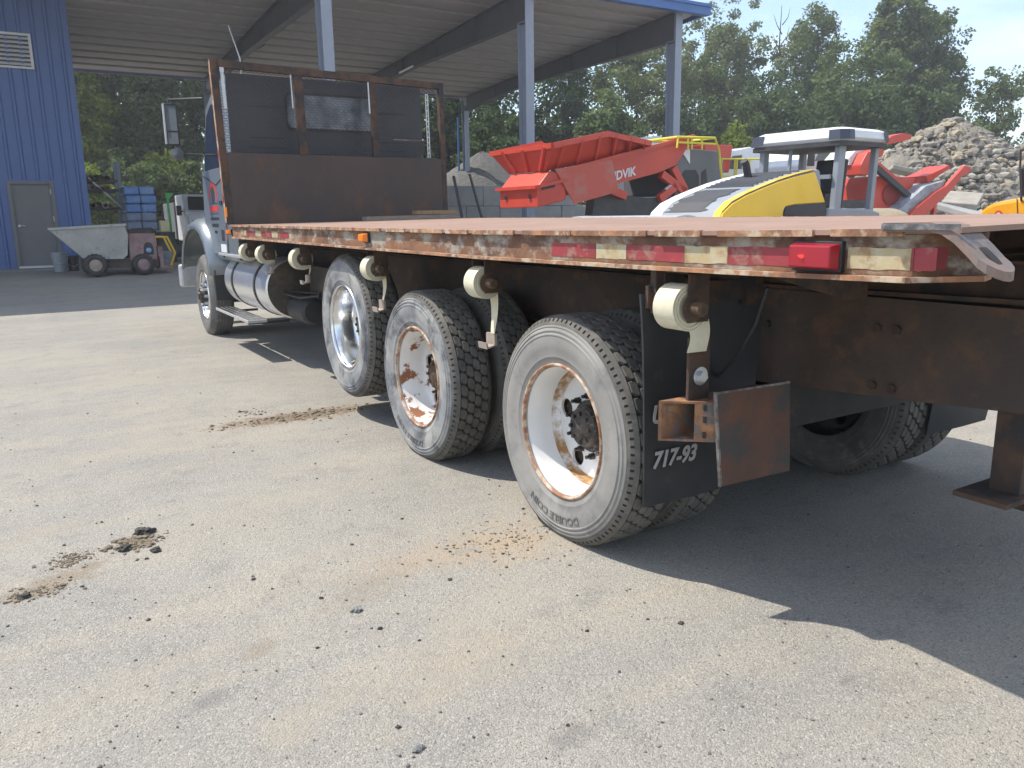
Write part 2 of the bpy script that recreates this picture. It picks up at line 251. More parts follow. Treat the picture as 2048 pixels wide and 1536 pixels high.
# ------------------------------------------------------------------ mesh builder
class MB:
    def __init__(s): s.v = []; s.f = []
    def add(s, vs, fs):
        n = len(s.v); s.v += [tuple(v) for v in vs]; s.f += [tuple(i+n for i in f) for f in fs]; return s
    def box(s, x0, x1, y0, y1, z0, z1, ny=1):
        ys = [y0+(y1-y0)*i/ny for i in range(ny+1)]; vs = []; fs = []
        for y in ys: vs += [(x0, y, z0), (x1, y, z0), (x1, y, z1), (x0, y, z1)]
        for i in range(ny):
            a = 4*i
            for k in range(4): fs.append((a+k, a+(k+1) % 4, a+4+(k+1) % 4, a+4+k))
        fs += [(3, 2, 1, 0), tuple(4*ny+k for k in range(4))]
        return s.add(vs, fs)
    def obox(s, c, ax, ay, az):                      # centre and three half-axis vectors
        c, ax, ay, az = Vector(c), Vector(ax), Vector(ay), Vector(az)
        vs = [c+ax*i+ay*j+az*k for k in (-1, 1) for i, j in ((-1, -1), (1, -1), (1, 1), (-1, 1))]
        return s.add(vs, [(0, 1, 2, 3), (4, 7, 6, 5), (0, 4, 5, 1), (1, 5, 6, 2), (2, 6, 7, 3), (3, 7, 4, 0)])
    def bar(s, p, q, w, h, up=(0, 0, 1)):            # beam from p to q
        p, q = Vector(p), Vector(q); d = q-p; L = d.length; d.normalize(); u = Vector(up); x = d.cross(u)
        if x.length < 1e-4: x = d.cross(Vector((1, 0, 0)))
        x.normalize(); u = x.cross(d); return s.obox((p+q)/2, d*(L/2), x*(w/2), u*(h/2))
    def poly(s, pts, ext):                           # polygon of 3-D points extruded by vector
        n = len(pts); e = Vector(ext); vs = [Vector(p) for p in pts] + [Vector(p)+e for p in pts]
        return s.add(vs, [tuple(range(n)), tuple(range(2*n-1, n-1, -1))] + [(i, i+n, (i+1) % n+n, (i+1) % n) for i in range(n)])
    def prx(s, pts, x0, x1): return s.poly([(x0, y, z) for y, z in pts], (x1-x0, 0, 0))
    def pry(s, pts, y0, y1): return s.poly([(x, y0, z) for x, z in pts], (0, y1-y0, 0))
    def prz(s, pts, z0, z1): return s.poly([(x, y, z0) for x, y in pts], (0, 0, z1-z0))
    def tube(s, path, r, n=8, caps=True):
        path = [Vector(p) for p in path]; m = len(path); rs = r if isinstance(r, (list, tuple)) else [r]*m; vs = []; fs = []; px = None
        for i, p in enumerate(path):
            d = (path[min(i+1, m-1)]-path[max(i-1, 0)]).normalized()
            if px is None: px = d.orthogonal().normalized()
            px = (px-d*px.dot(d)).normalized(); py = d.cross(px)
            for k in range(n): a = 2*PI*k/n; vs.append(p+(px*math.cos(a)+py*math.sin(a))*rs[i])
        for i in range(m-1):
            for k in range(n): fs.append((i*n+k, i*n+(k+1) % n, (i+1)*n+(k+1) % n, (i+1)*n+k))
        if caps: fs += [tuple(range(n-1, -1, -1)), tuple((m-1)*n+k for k in range(n))]
        return s.add(vs, fs)
    def cyl(s, p, q, r, n=16): return s.tube([p, q], r, n)
    def lathe(s, prof, n=48, c=(0, 0, 0), ax='x', close=False):   # prof: (radius, axial)
        vs = []; fs = []; m = len(prof)
        for k in range(n):
            a = 2*PI*k/n; ca, sa = math.cos(a), math.sin(a)
            for r, t in prof:
                p = {'x': (t, r*ca, r*sa), 'y': (r*ca, t, r*sa), 'z': (r*ca, r*sa, t)}[ax]; vs.append((p[0]+c[0], p[1]+c[1], p[2]+c[2]))
        for k in range(n):
            k2 = (k+1) % n
            for i in range(m-1 + (1 if close else 0)):
                j = (i+1) % m; fs.append((k*m+i, k2*m+i, k2*m+j, k*m+j))
        return s.add(vs, fs)
    def rock(s, c, r, seed=0, flat=.7, n=1):
        rr = random.Random(seed); bm = bmesh.new(); bmesh.ops.create_icosphere(bm, subdivisions=n, radius=1)
        sx, sy, sz = rr.uniform(.7, 1.25), rr.uniform(.7, 1.25), flat*rr.uniform(.7, 1.15); a = rr.uniform(0, 6.28); ca, sa = math.cos(a), math.sin(a)
        vs = []
        for v in bm.verts:
            k = rr.uniform(.72, 1.18); x, y, z = v.co.x*sx*k, v.co.y*sy*k, v.co.z*sz*k; vs.append((c[0]+r*(x*ca-y*sa), c[1]+r*(x*sa+y*ca), c[2]+r*z))
        fs = [tuple(v.index for v in f.verts) for f in bm.faces]; bm.free(); return s.add(vs, fs)
    def mesh(s, name, mat, smooth=None, warp=None):
        me = bpy.data.meshes.new(name); vs = [warp(*v) for v in s.v] if warp else s.v
        me.from_pydata(vs, [], s.f); bm = bmesh.new(); bm.from_mesh(me); bmesh.ops.recalc_face_normals(bm, faces=bm.faces); bm.to_mesh(me); bm.free()
        if smooth is not None:
            me.polygons.foreach_set('use_smooth', [True]*len(me.polygons)); me.set_sharp_from_angle(angle=math.radians(smooth))
        me.materials.append(MATS[mat]); return me
    def obj(s, name, mat, parent=None, smooth=None, warp=None, bevel=0, label=None, local=False):
        return link(name, s.mesh(name, mat, smooth, warp), parent, bevel, label, local)
def link(name, me, parent=None, bevel=0, label=None, local=False):
    o = bpy.data.objects.new(name, me); COL.objects.link(o)
    if parent:
        o.parent = parent
        if not local:
            o.matrix_parent_inverse = world_of(parent).inverted()
    if bevel:
        b = o.modifiers.new('bevel', 'BEVEL'); b.width = bevel; b.segments = 2; b.limit_method = 'ANGLE'
    if label: o['label'] = label
    return o
def world_of(o):
    m = o.matrix_basis.copy()
    if o.parent: m = world_of(o.parent) @ o.matrix_parent_inverse @ m
    return m
def tag(o, label, cat, group=None):
    o['label'] = label; o['category'] = cat
    if group: o['group'] = group
    return o
def thing(name, label, cat, loc=(0, 0, 0), group=None, rz=0):
    o = bpy.data.objects.new(name, None); COL.objects.link(o); o.location = loc; o.rotation_euler.z = rz; o.empty_display_size = .2
    return tag(o, label, cat, group)
def copy_tree(o, parent=None):
    c = o.copy(); COL.objects.link(c); c.parent = parent
    for ch in list(o.children): copy_tree(ch, c)
    return c
def text_geo(txt, size, extrude=.002, offset=0, sx=1.0):
    cu = bpy.data.curves.new('t', 'FONT'); cu.body = txt; cu.size = size; cu.extrude = extrude; cu.offset = offset; cu.resolution_u = 3
    ob = bpy.data.objects.new('t', cu); COL.objects.link(ob); bpy.context.view_layer.update()
    me = bpy.data.meshes.new_from_object(ob); vs = [(v.co.x*sx, v.co.y, v.co.z) for v in me.vertices]; fs = [tuple(p.vertices) for p in me.polygons]
    bpy.data.objects.remove(ob); bpy.data.curves.remove(cu); bpy.data.meshes.remove(me); return vs, fs

# ================================================================== THE SETTING
xs = sorted(set([-220, -120, -60, -30, -15, -8, -4, 0, 4, 8, 12, 16, 20, 26, 34, 50, 80, 140, 240])); ys = sorted(set([-60, -30, -15, -6, 0, 6, 12, 16, 16.5] + [16.5+6.5*i/10 for i in range(1, 11)] + [24, 26, 30, 36, 45, 60, 90, 150, 300]))
m = MB(); m.add([(x, y, gz(x, y)) for y in ys for x in xs], [(j*len(xs)+i, j*len(xs)+i+1, (j+1)*len(xs)+i+1, (j+1)*len(xs)+i) for j in range(len(ys)-1) for i in range(len(xs)-1)])
o = m.obj('ground', 'asphalt', smooth=60); o['kind'] = 'structure'
# concrete apron along the blue building
m = MB().box(-14, 1.9, 23.02, 24.0, .0, .318); o = m.obj('pavement', 'apron'); o['kind'] = 'structure'

# ---- blue metal building
WY = 24.0; WX = onY(190, 520, WY).x; ZW0 = .318; WT = 6.84
bl = thing('blue_building', 'dark blue metal building with ribbed siding, grey door and white louvre', 'building', (WX-6, WY, .3))
dl, dr, dt = onY(15, 365, WY).x, onY(103, 362, WY).x, onY(60, 364, WY).z
ll, lr, lt, lb = onY(0, 63, WY).x-.55, onY(60, 69, WY).x, onY(60, 69, WY).z, onY(72, 140, WY).z
m = MB(); BX = -14
m.box(BX, dl, WY, WY+.15, ZW0, WT); m.box(dr, WX, WY, WY+.15, ZW0, WT); m.box(dl, dr, WY, WY+.15, dt, WT)
m.box(WX-.15, WX, WY+.15, 32, .3, WT-.2); m.box(BX, BX+.15, WY+.15, 32, .3, WT-.2); m.box(BX+.15, WX-.15, 31.85, 32, .3, WT-.4)
m.obj('wall', 'siding_blue', bl)
x = BX+.1
rib = MB().pry([(-.045, 0), (-.02, .035), (.02, .035), (.045, 0)], 0, 1)
ribm = MB().poly([(-.05, 0, 0), (-.022, -.04, 0), (.022, -.04, 0), (.05, 0, 0)], (0, 0, 1)).mesh('rib', 'siding_blue')
def ribat(x, z0, z1):
    o = bpy.data.objects.new('siding_rib', ribm); COL.objects.link(o); o.parent = bl; o.matrix_parent_inverse = world_of(bl).inverted(); o.location = (x, WY-.001, z0); o.scale = (1, 1, z1-z0)
xr = WX-.16
while xr > -4:
    if dl-.05 < xr < dr+.05: ribat(xr, dt+.06, WT)
    elif ll-.06 < xr < lr+.06: ribat(xr, ZW0, lb-.05); ribat(xr, lt+.05, WT)
    else: ribat(xr, ZW0, WT)
    xr -= .3
MB().box(WX-.12, WX+.02, WY-.055, WY-.002, ZW0, WT).obj('corner_trim', 'siding_blue', bl)
d = MB().box(dl+.05, dr-.05, WY+.03, WY+.08, ZW0+.05, dt-.05).obj('door', 'door_grey', bl)
fr = MB(); fr.box(dl-.03, dl+.05, WY-.04, WY+.1, ZW0, dt+.02); fr.box(dr-.05, dr+.03, WY-.04, WY+.1, ZW0, dt+.02); fr.box(dl+.05, dr-.05, WY-.04, WY+.1, dt-.05, dt+.02)
fr.obj('door_frame', 'door_grey', bl)
MB().box(dl, dr, WY-.10, WY+.02, ZW0+.002, ZW0+.05).obj('threshold', 'louver_white', bl)
hz = onY(30, 452, WY).z
MB().cyl((dl+.13, WY+.03, hz), (dl+.13, WY-.03, hz), .035, 12).tube([(dl+.13, WY-.03, hz), (dl+.15, WY-.035, hz), (dl+.27, WY-.035, hz-.01)], .012, 8).obj('handle', 'galv', d)
for zz in (dt-.3, hz+.1): MB().box(dr-.065, dr-.045, WY-.045, WY-.005, zz, zz+.13).obj('hinge', 'galv', d)
lv = MB(); lv.box(ll, lr, WY-.08, WY-.002, lt-.05, lt).box(ll, lr, WY-.08, WY-.002, lb, lb+.05).box(lr-.06, lr, WY-.08, WY-.002, lb+.05, lt-.05).box(ll, ll+.05, WY-.08, WY-.002, lb+.05, lt-.05)
lvo = lv.obj('louver', 'louver_white', bl)
nz = 7
for i in range(nz):
    z = lb+.06+(lt-lb-.12)*(i+.5)/nz
    MB().obox(((ll+lr)/2, WY-.045, z), ((lr-ll)/2-.055, 0, 0), (0, .032, .028), (0, -.004, .005)).obj('louver_slat', 'louver_white', lvo)
MB().box(ll+.05, lr-.05, WY-.012, WY-.006, lb+.05, lt-.05).obj('louver_back', 'dark_steel', lvo)

# ---- canopy shed
YN, YF = 19.1, 32.5
cs = thing('canopy_shed', 'open steel canopy shed with grey columns, dark frames and blue eave', 'shed', (12.2, 25.8, .2))
ZN, ZF = 1.45+.302*YN, 1.45+.155*YF                 # underside heights at near and far eave
def rz(y): return ZN+(ZF-ZN)*(y-YN)/(YF-YN)
XE = .964*YN; XW = -16
CX = [.351*YN, .641*YN, .917*YN]
m = MB(); m.poly([(XW, YN-.45, rz(YN-.45)+.16), (XW, YF+.4, rz(YF+.4)+.16), (XW, YF+.4, rz(YF+.4)+.22), (XW, YN-.45, rz(YN-.45)+.22)], (XE-XW, 0, 0)); m.obj('roof_sheet', 'siding_blue', cs)
NP = 15
for i in range(NP):                                  # sagging liner strips between the purlins
    y0, y1 = YN+(YF-YN)*i/NP, YN+(YF-YN)*(i+1)/NP; n = 6; pts = []
    for k in range(n+1): t = k/n; y = y0+.03+(y1-y0-.06)*t; pts.append((y, rz(y)+.12-.05*math.sin(PI*t)))
    vs = [(x, y, z) for x in (XW, XE-.15) for y, z in pts]; mm = MB(); mm.add(vs, [(k, k+1, n+2+k, n+1+k) for k in range(n)]); mm.obj('liner_strip', 'roof_liner', cs, smooth=50)
    mm = MB().box(XW, XE-.15, y0-.025, y0+.025, rz(y0)+.055, rz(y0)+.13); mm.obj('purlin', 'roof_liner', cs)
MB().box(XW, XE, YN-.47, YN-.25, ZN-.02, ZN+.28).box(XW, XE, YN-.52, YN-.47, ZN+.2, ZN+.28).obj('eave_gutter', 'fascia_blue', cs)
MB().box(XW, XE, YF+.36, YF+.40, ZF+.06, ZF+.2).obj('rear_trim', 'roof_liner', cs)
m = MB(); m.poly([(XE-.06, YN-.45, rz(YN)+.02), (XE-.06, YF+.4, rz(YF)-.0), (XE-.06, YF+.4, rz(YF)+.24), (XE-.06, YN-.45, rz(YN)+.26)], (.07, 0, 0)); m.obj('rake_trim', 'fascia_blue', cs)
for k, cx in enumerate(CX):
    m = MB()                                         # tapered rigid frame beam: web and flanges
    N = 10; tops = []; bots = []
    for i in range(N+1):
        t = i/N; y = YN+.12+(YF-YN-.3)*t; dp = .78-.36*min(t/.55, 1)+(.12*max(0, (t-.75)/.25)); tops.append((y, rz(y)+.04)); bots.append((y, rz(y)+.04-dp))
    m.prx(tops+bots[::-1], cx-.012, cx+.012)
    vs = []
    for (yt, zt), (yb, zb) in zip(tops, bots): vs += [(cx-.11, yb, zb), (cx+.11, yb, zb), (cx+.11, yb, zb-.018), (cx-.11, yb, zb-.018)]
    m.add(vs, [(4*i+a, 4*i+bb, 4*i+4+bb, 4*i+4+a) for i in range(N) for a, bb in ((0, 1), (1, 2), (2, 3), (3, 0))])
    vs = []
    for (yt, zt) in tops: vs += [(cx-.11, yt, zt), (cx+.11, yt, zt), (cx+.11, yt, zt+.015), (cx-.11, yt, zt+.015)]
    m.add(vs, [(4*i+a, 4*i+bb, 4*i+4+bb, 4*i+4+a) for i in range(N) for a, bb in ((0, 1), (1, 2), (2, 3), (3, 0))])
    for i in range(2, N, 2): m.box(cx-.1, cx+.1, bots[i][0]-.006, bots[i][0]+.006, bots[i][1], tops[i][1])
    m.obj('frame_beam', 'beam_dark', cs)
    for i in (3, 6):                                 # flange braces
        y, z = bots[i]; MB().bar((cx+.02, y, z+.03), (cx+.75, y, rz(y)+.08), .04, .04).obj('brace', 'beam_dark', cs)
    m = MB(); z0 = gz(cx, YN); m.box(cx-.13, cx+.13, YN-.10, YN-.08, z0, ZN+.02)
    m.poly([(cx-.13, YN+.16, z0), (cx+.13, YN+.16, z0), (cx+.13, YN+.30, ZN-.75), (cx-.13, YN+.30, ZN-.75)], (0, .02, 0))
    m.poly([(cx-.01, YN-.08, z0), (cx-.01, YN+.16, z0), (cx-.01, YN+.30, ZN-.75), (cx-.01, YN+.12, ZN), (cx-.01, YN-.08, ZN)], (.02, 0, 0))
    m.box(cx-.125, cx+.125, YN-.078, YN+.30, ZN-.76, ZN-.735); m.box(cx-.17, cx+.17, YN-.14, YN+.24, z0-.02, z0+.02)
    m.obj('column', 'column_paint', cs)
    m = MB(); z0 = gz(cx, YF); m.box(cx-.11, cx+.11, YF+.08, YF+.1, z0, ZF-.02).box(cx-.11, cx+.11, YF-.16, YF-.14, z0, ZF-.3).box(cx-.01, cx+.01, YF-.139, YF+.079, z0, ZF-.1); m.obj('column', 'column_paint', cs)
MB().tube([onY(916, 300, YF+.25)+Vector((0, 0, -4)), onY(916, 235, YF+.25)], .05, 8).obj('downpipe', 'fascia_blue', cs)
m = MB().tube([onY(798, 146, 24), onY(826, 132, 24)], .03, 8); m.obj('strip_lamp', 'louver_white', cs)

# ================================================================== FLATBED TRUCK
CXT = 3.16; BL = 1.887; BR = 4.43; YH = 8.69; YR = 1.175
tr = thing('flatbed_truck', 'long rusty flatbed truck with slate cab, steel headboard and four axles', 'truck', (CXT, 5.5, 0))
DZ = [(-1, .016), (1.0, .012), (1.26, .003), (2.0, -.008), (2.86, -.014), (3.4, -.017), (5.0, -.013), (8.69, 0), (20, 0)]
def dzy(y): return float(np.interp(y, [a for a, _ in DZ], [c for _, c in DZ]))
def bw(x, y, z): return (x, y, z+dzy(y)+.0135*(x-BL))
def hw(x, y, z): t = (z-1.4)/1.6; return (x-.03*t*(1-(x-BL)/2.54), y+.03*t, z+.0135*(x-BL)-.09*(x-BL)/2.54*max(t, 0))
NYS = 24
MB().box(BL+.01, BR-.01, YR-.095, YH, 1.386, 1.400, NYS).obj('deck', 'deck', tr, warp=bw)
for s, X0 in ((1, BL), (-1, BR)):
    r = MB()
    def bb(a, c, z0, z1, y0=YR+.03, y1=YH):
        xa, xb = X0+s*a, X0+s*c; r.box(min(xa, xb), max(xa, xb), y0, y1, z0, z1, NYS)
    bb(.028, .036, 1.281, 1.385); ro = r.obj('side_rail', 'rail_rust', tr, warp=bw)
    r = MB(); bb(0, .10, 1.266, 1.280); r.obj('lower_flange', 'flange_rust', ro, warp=bw)
    r = MB(); rr = random.Random(3); y = YR+.05
    while y < YH-.3:                                 # broken weld beads and edge strip along the deck edge
        L = rr.uniform(.12, .5); j = rr.uniform(-.002, .003)
        xa, xb = X0+s*(.004+j), X0+s*.018; r.box(min(xa, xb), max(xa, xb), y, y+L, 1.3825, 1.4015+rr.uniform(-.0005, .0012), 3); y += L+rr.uniform(.01, .09)
    r.obj('deck_edge_strip', 'flange_rust', ro, warp=bw)
# pressed end of the rail, rounded into the tail
MB().prz([(BL+.028, YR+.03), (BL+.036, YR+.03), (BL+.145, YR-.088), (BL+.137, YR-.092)], 1.281, 1.385).obj('rail_end', 'rail_rust', tr, warp=bw)
MB().prz([(BL, YR+.03), (BL+.10, YR+.03), (BL+.20, YR-.075), (BL+.115, YR-.105)], 1.266, 1.280).obj('flange_end', 'flange_rust', tr, warp=bw)
# reflective tape
def tape(xa, xb, col, z0=1.296, z1=1.352, seed=0):
    ya, yb = onX(xa, 500, BL+.028).y, onX(xb, 500, BL+.028).y
    rr = random.Random(seed); n = 6; vs = []
    for i in range(n+1): y = ya+(yb-ya)*i/n; vs += [(BL+.0265, y, z0+rr.uniform(-.002, .002)), (BL+.0265, y, z1+rr.uniform(-.003, .002))]
    m = MB(); m.add(vs, [(2*i, 2*i+1, 2*i+3, 2*i+2) for i in range(n)]); return m.obj('reflective_tape', col, ro_left, warp=bw, label='red reflective tape' if col == 'tape_red' else 'stained white reflective tape')
ro_left = [o for o in tr.children if o.name.startswith('side_rail')][0]
for i, (a, c, cc) in enumerate(((1103, 1192, 'tape_red'), (1193, 1253, 'tape_white'), (1254, 1369, 'tape_red'), (1370, 1456, 'tape_white'), (1457, 1584, 'tape_red'), (1697, 1824, 'tape_white'), (1825, 1876, 'tape_red'))): tape(a, c, cc, seed=i)
for i, (a, c, cc) in enumerate(((484, 496, 'tape_white'), (497, 512, 'tape_red'), (514, 525, 'tape_white'), (526, 545, 'tape_red'), (546, 558, 'tape_white'), (559, 580, 'tape_red'), (581, 590, 'tape_white'))): tape(a, c, cc, 1.300, 1.350, i+20)
MB().prz([(BL+.0265, YR+.027), (BL+.0265, YR+.0285), (BL+.0785, YR-.0265), (BL+.0772, YR-.0275)], 1.296, 1.352).obj('reflective_tape', 'tape_red', ro_left, warp=bw, label='red reflective tape folded round the rail end')
# marker lamps
def lamp(px, py, w_, h_, lens, name='marker_lamp'):
    p = onX(px, py, BL+.028); o = MB().box(BL+.010, BL+.0275, p.y-w_/2, p.y+w_/2, p.z-h_/2, p.z+h_/2).obj(name, 'black_plastic', tr, warp=None, bevel=.003)
    m = MB(); y0, y1, z0, z1 = p.y-w_*.46, p.y+w_*.46, p.z-h_*.42, p.z+h_*.42
    m.add([(BL+.0095, y0, z0), (BL+.0095, y1, z0), (BL+.0095, y1, z1), (BL+.0095, y0, z1), (BL-.022, y0+.008, z0+.006), (BL-.022, y1-.008, z0+.006), (BL-.022, y1-.008, z1-.006), (BL-.022, y0+.008, z1-.006)], [(4, 5, 6, 7), (0, 1, 5, 4), (1, 2, 6, 5), (2, 3, 7, 6), (3, 0, 4, 7)])
    m.obj('lens', lens, o, bevel=.004); return o, p
lamp(735, 475, .10, .062, 'amber_lens'); lamp(463, 464, .10, .055, 'amber_lens')
lo, p = lamp(1640, 512, .165, .085, 'red_lens')
MB().rock((BL-.0225, p.y+.022, p.z), .011, 3, .6).obj('bulb_glow', 'red_glow', lo)
MB().box(BL-.02, BL-.001, YH+.0, YH+.04, 1.48, 1.58).obj('marker_lamp', 'amber_lens', tr)
# bent tie plate at the rear corner
pf = []
for (y, z) in ((1.27, 1.4195), (1.145, 1.421), (1.115, 1.414), (1.082, 1.394), (1.05, 1.366), (1.022, 1.339)): pf.append((y, z))
m = MB(); vs = []; xin, xout = BL-.012, BL+.10
for (y, z) in pf: vs += [(xin, y, z), (xout, y, z), (xout, y, z-.022), (xin, y, z-.022)]
n = len(pf); fs = [(4*i+a, 4*i+c, 4*i+4+c, 4*i+4+a) for i in range(n-1) for a, c in ((0, 1), (1, 2), (2, 3), (3, 0))]+[(0, 1, 2, 3), tuple(4*(n-1)+k for k in (3, 2, 1, 0))]
# rounded tip
y0, z0 = pf[-1]; q = []
m.add(vs, fs)
c0 = ((xin+xout)/2); tip = [(xin, -.002)]+[(c0-.056*math.cos(a), .056*math.sin(a)) for a in np.linspace(0, PI, 9)[1:-1]]+[(xout, -.002)]
m.poly([(x, y0-.83*t, z0-.55*t) for x, t in tip], (0, 0, -.022)); tp = m.obj('tie_plate', 'bent_plate', tr)
MB().poly([(c0+.018*math.cos(a), 1.035+.042*math.sin(a), 1.3525+.0345*math.sin(a)) for a in np.linspace(0, 2*PI, 14, False)], (0, .001, .0015)).obj('slot', 'frame_black', tp)
MB().obox((BL-.014, 1.17, 1.410), (.003, 0, 0), (0, .10, 0), (0, 0, .007)).obj('weld_edge', 'steel_edge', tp)
# bed underside: sills, cross members, tail beam
for xx in (2.73, 3.52):
    m = MB(); m.box(xx-.02, xx+.09, YR+.02, YH, 1.135, 1.15, 8).box(xx+.025, xx+.045, YR+.02, YH, 1.151, 1.262, 8).box(xx-.02, xx+.09, YR+.02, YH, 1.263, 1.272, 8); m.obj('bed_sill', 'dark_rust', tr, warp=bw)
y = 1.55
while y < YH-.1:
    m = MB().box(BL+.11, BR-.11, y-.005, y+.005, 1.276, 1.385).box(BL+.11, BR-.11, y-.03, y+.03, 1.273, 1.281); m.obj('cross_member', 'dark_rust', tr, warp=bw); y += .36
MB().box(2.70, 3.63, YR+.0, YR+.018, 1.16, 1.385).box(2.70, 3.63, YR+.0182, YR+.1, 1.16, 1.17).obj('tail_beam', 'frame_black', tr, warp=bw)
# chassis rails
for s in (-1, 1):
    xc = CXT+s*.43; m = MB()
    m.prx([(1.25, .80), (1.7, .765), (2.7, .70), (3.4, .74), (12.0, .74), (12.0, 1.02), (8.8, 1.02), (8.6, 1.12), (1.25, 1.133)], xc-.005, xc+.005)
    xa, xb = sorted((xc, xc-s*.09)); m.box(xa, xb, 1.25, 8.6, 1.121, 1.132); m.box(xa, xb, 3.4, 12, .74, .752)
    o = m.obj('chassis_rail', 'web_rust', tr)
    if s < 0:
        for (yy, zz) in ((1.75, .80), (1.83, .80), (1.75, 1.02), (1.83, 1.02), (2.35, .98), (2.45, .80)): MB().cyl((xc-.006, yy, zz), (xc-.022, yy, zz), .018, 6).obj('bolt', 'dark_rust', o)
for yy, z0, z1 in ((2.30, .53, .80), (4.0, .8, 1.0), (6.4, .76, 1.0), (8.0, .76, 1.0)):
    MB().box(CXT-.42, CXT+.42, yy-.05, yy+.05, z0, z1).obj('frame_crossmember', 'frame_black', tr)
# rear underride leg and foot
for s in (-1, 1):
    lx = CXT+s*.33
    m = MB(); m.box(lx-.045, lx+.045, 1.30, 1.40, .50, 1.12); m.obj('underride_leg', 'dark_rust', tr)
    MB().box(lx-.16, lx+.16, 1.28, 1.46, .480, .498).box(lx-.01, lx+.01, 1.28, 1.46, .44, .479).obj('underride_foot', 'dark_rust', tr)
# ---- wheels: local x = axle, outer face at x = 0, inward +x
R = .525
def sidewall(rw=.28):
    half = [(.292, .030), (.300, .024), (.318, .018), (.335, .014), (.338, .0115), (.343, .0115), (.346, .012), (.375, .003), (.410, 0), (.434, .001), (.437, -.0015), (.442, -.001), (.445, .003), (.452, .0045), (.455, .0015), (.461, .0025), (.464, .0065), (.471, .009), (.474, .0065), (.481, .009), (.485, .0145), (.498, .024), (.507, .032), (.511, .040)]
    return half
def tyre_mesh(name, m_, ribs=False):
    h = sidewall(); W = .28
    if ribs:
        tread = [(.515, .045)]
        for k in range(4): x = .085+k*.037; tread += [(.525, x-.012), (.512, x-.009), (.512, x-.001), (.525, x+.002)]
        tread = [(.521, .046), (.524, .06)]+tread[1:]+[(.524, .22), (.521, .234)]
    else: tread = [(.505, .05), (.505, .23)]; h = h[:20]+[(.484, .0155), (.494, .026), (.502, .034), (.504, .042)]
    prof = h+tread+[(r, W-x) for r, x in h[::-1]]
    return MB().lathe(prof, 96).mesh(name, m_, smooth=40)
def tread_mesh():
    m = MB(); NB_ = 46; rows = [(.0735, .0445), (.1178, .0445), (.1622, .0445), (.2065, .0445)]
    for ri, (xc, wd) in enumerate(rows):
        for k in range(NB_):
            a0 = 2*PI*(k+.5*(ri % 2))/NB_; da = 2*PI/NB_*.475
            hexp = [(-.46, -.70), (.0, -1), (.46, -.70), (.46, .70), (0, 1), (-.46, .70)]; vs = []
            for rr_, sc_ in ((.509, 1.0), (R-.003, .97), (R, .84)):
                for (hx, ha) in hexp: x = xc+hx*wd*sc_; a = a0+ha*da*sc_+hx*.03; vs.append((x, rr_*math.cos(a), rr_*math.sin(a)))
            m.add(vs, [(12, 13, 14, 15, 16, 17)]+[(L_*6+i, L_*6+(i+1) % 6, L_*6+(i+1) % 6+6, L_*6+i+6) for L_ in (0, 1) for i in range(6)])
    for side in (0, 1):                              # shoulder ring cut by narrow slots
        for k in range(96):
            a0 = 2*PI*k/96; vs = []
            for (r_, x, fr) in ((.484, .0115, .5), (.496, .0165, .5), (.498, .018, .34), (.509, .0265, .34), (.511, .0285, .5), (.5225, .047, .5), (.509, .0495, .5)):
                x = x if side == 0 else .28-x
                for sg in (-1, 1): a = a0+sg*2*PI/96*fr; vs.append((x, r_*math.cos(a), r_*math.sin(a)))
            m.add(vs, [(2*i, 2*i+1, 2*i+3, 2*i+2) for i in range(6)])
    return m.mesh('tread', 'tread_rubber', smooth=30)
GROOVE = MB().lathe([(.480, .0135), (.497, .0235), (.5065, .031), (.5095, .045), (.5095, .235), (.5065, .249), (.497, .2565), (.480, .2665)], 96).mesh('tread_groove', 'tread_groove', smooth=40)
def letters(txt, rmid, ang, size, mat_, x0=-.0012):
    vs, fs = text_geo(txt, size, .0011, .0006, 1.25); wd = max(v[0] for v in vs); out = []
    for (x, y, z) in vs:
        a = ang+(x-wd/2)/rmid; r_ = rmid+y-size*.35; out.append((x0-z, r_*math.cos(a), r_*math.sin(a)))
    m = MB(); m.add(out, fs); return m.mesh('lettering', mat_)
TY = {k: tyre_mesh('tyre', k) for k in ('rubber', 'rubber_pale', 'rubber_blue')}
TYR = tyre_mesh('tyre', 'rubber', True); TREAD = tread_mesh()
def dish(name, mat_, holes=True):
    m = MB(); prof = [(.306, .024), (.309, .030), (.300, .033), (.293, .036), (.287, .046), (.282, .065), (.277, .085), (.274, .10), (.272, .165), (.268, .185), (.262, .195), (.254, .200)]
    m.lathe(prof, 72)
    r0_, r1_ = .05, .254; xd = .200; nh = 5; hr = .044; hc = .203
    for k in range(nh):
        a0 = 2*PI*k/nh+.24; n = 48; hv = []; ov = []; tv = []
        for i in range(n):
            t = 2*PI*i/n; cu, cv = math.cos(t), math.sin(t)
            lo_, hi_ = 0, 1.0                          # march to the sector boundary
            for _ in range(22):
                mid = (lo_+hi_)/2; px, py = hc+cu*mid, cv*mid; rr_ = math.hypot(px, py); aa = math.atan2(py, px)
                if r0_ < rr_ < r1_ and abs(aa) < PI/nh and px > 0: lo_ = mid
                else: hi_ = mid
            ox, oy = hc+cu*lo_, cv*lo_; hr_ = hr if holes else .0005
            ca, sa = math.cos(a0), math.sin(a0)
            for L_, (u, v) in ((hv, (hc+cu*hr_, cv*hr_)), (ov, (ox, oy))): L_.append((xd, u*ca-v*sa, u*sa+v*ca))
            u, v = hc+cu*hr_, cv*hr_; tv.append((xd+.012, u*ca-v*sa, u*sa+v*ca))
        m.add(hv+ov+tv, [(i, (i+1) % n, n+(i+1) % n, n+i) for i in range(n)]+[(i, (i+1) % n, 2*n+(i+1) % n, 2*n+i) for i in range(n)])
    return m.mesh(name, mat_, smooth=28)
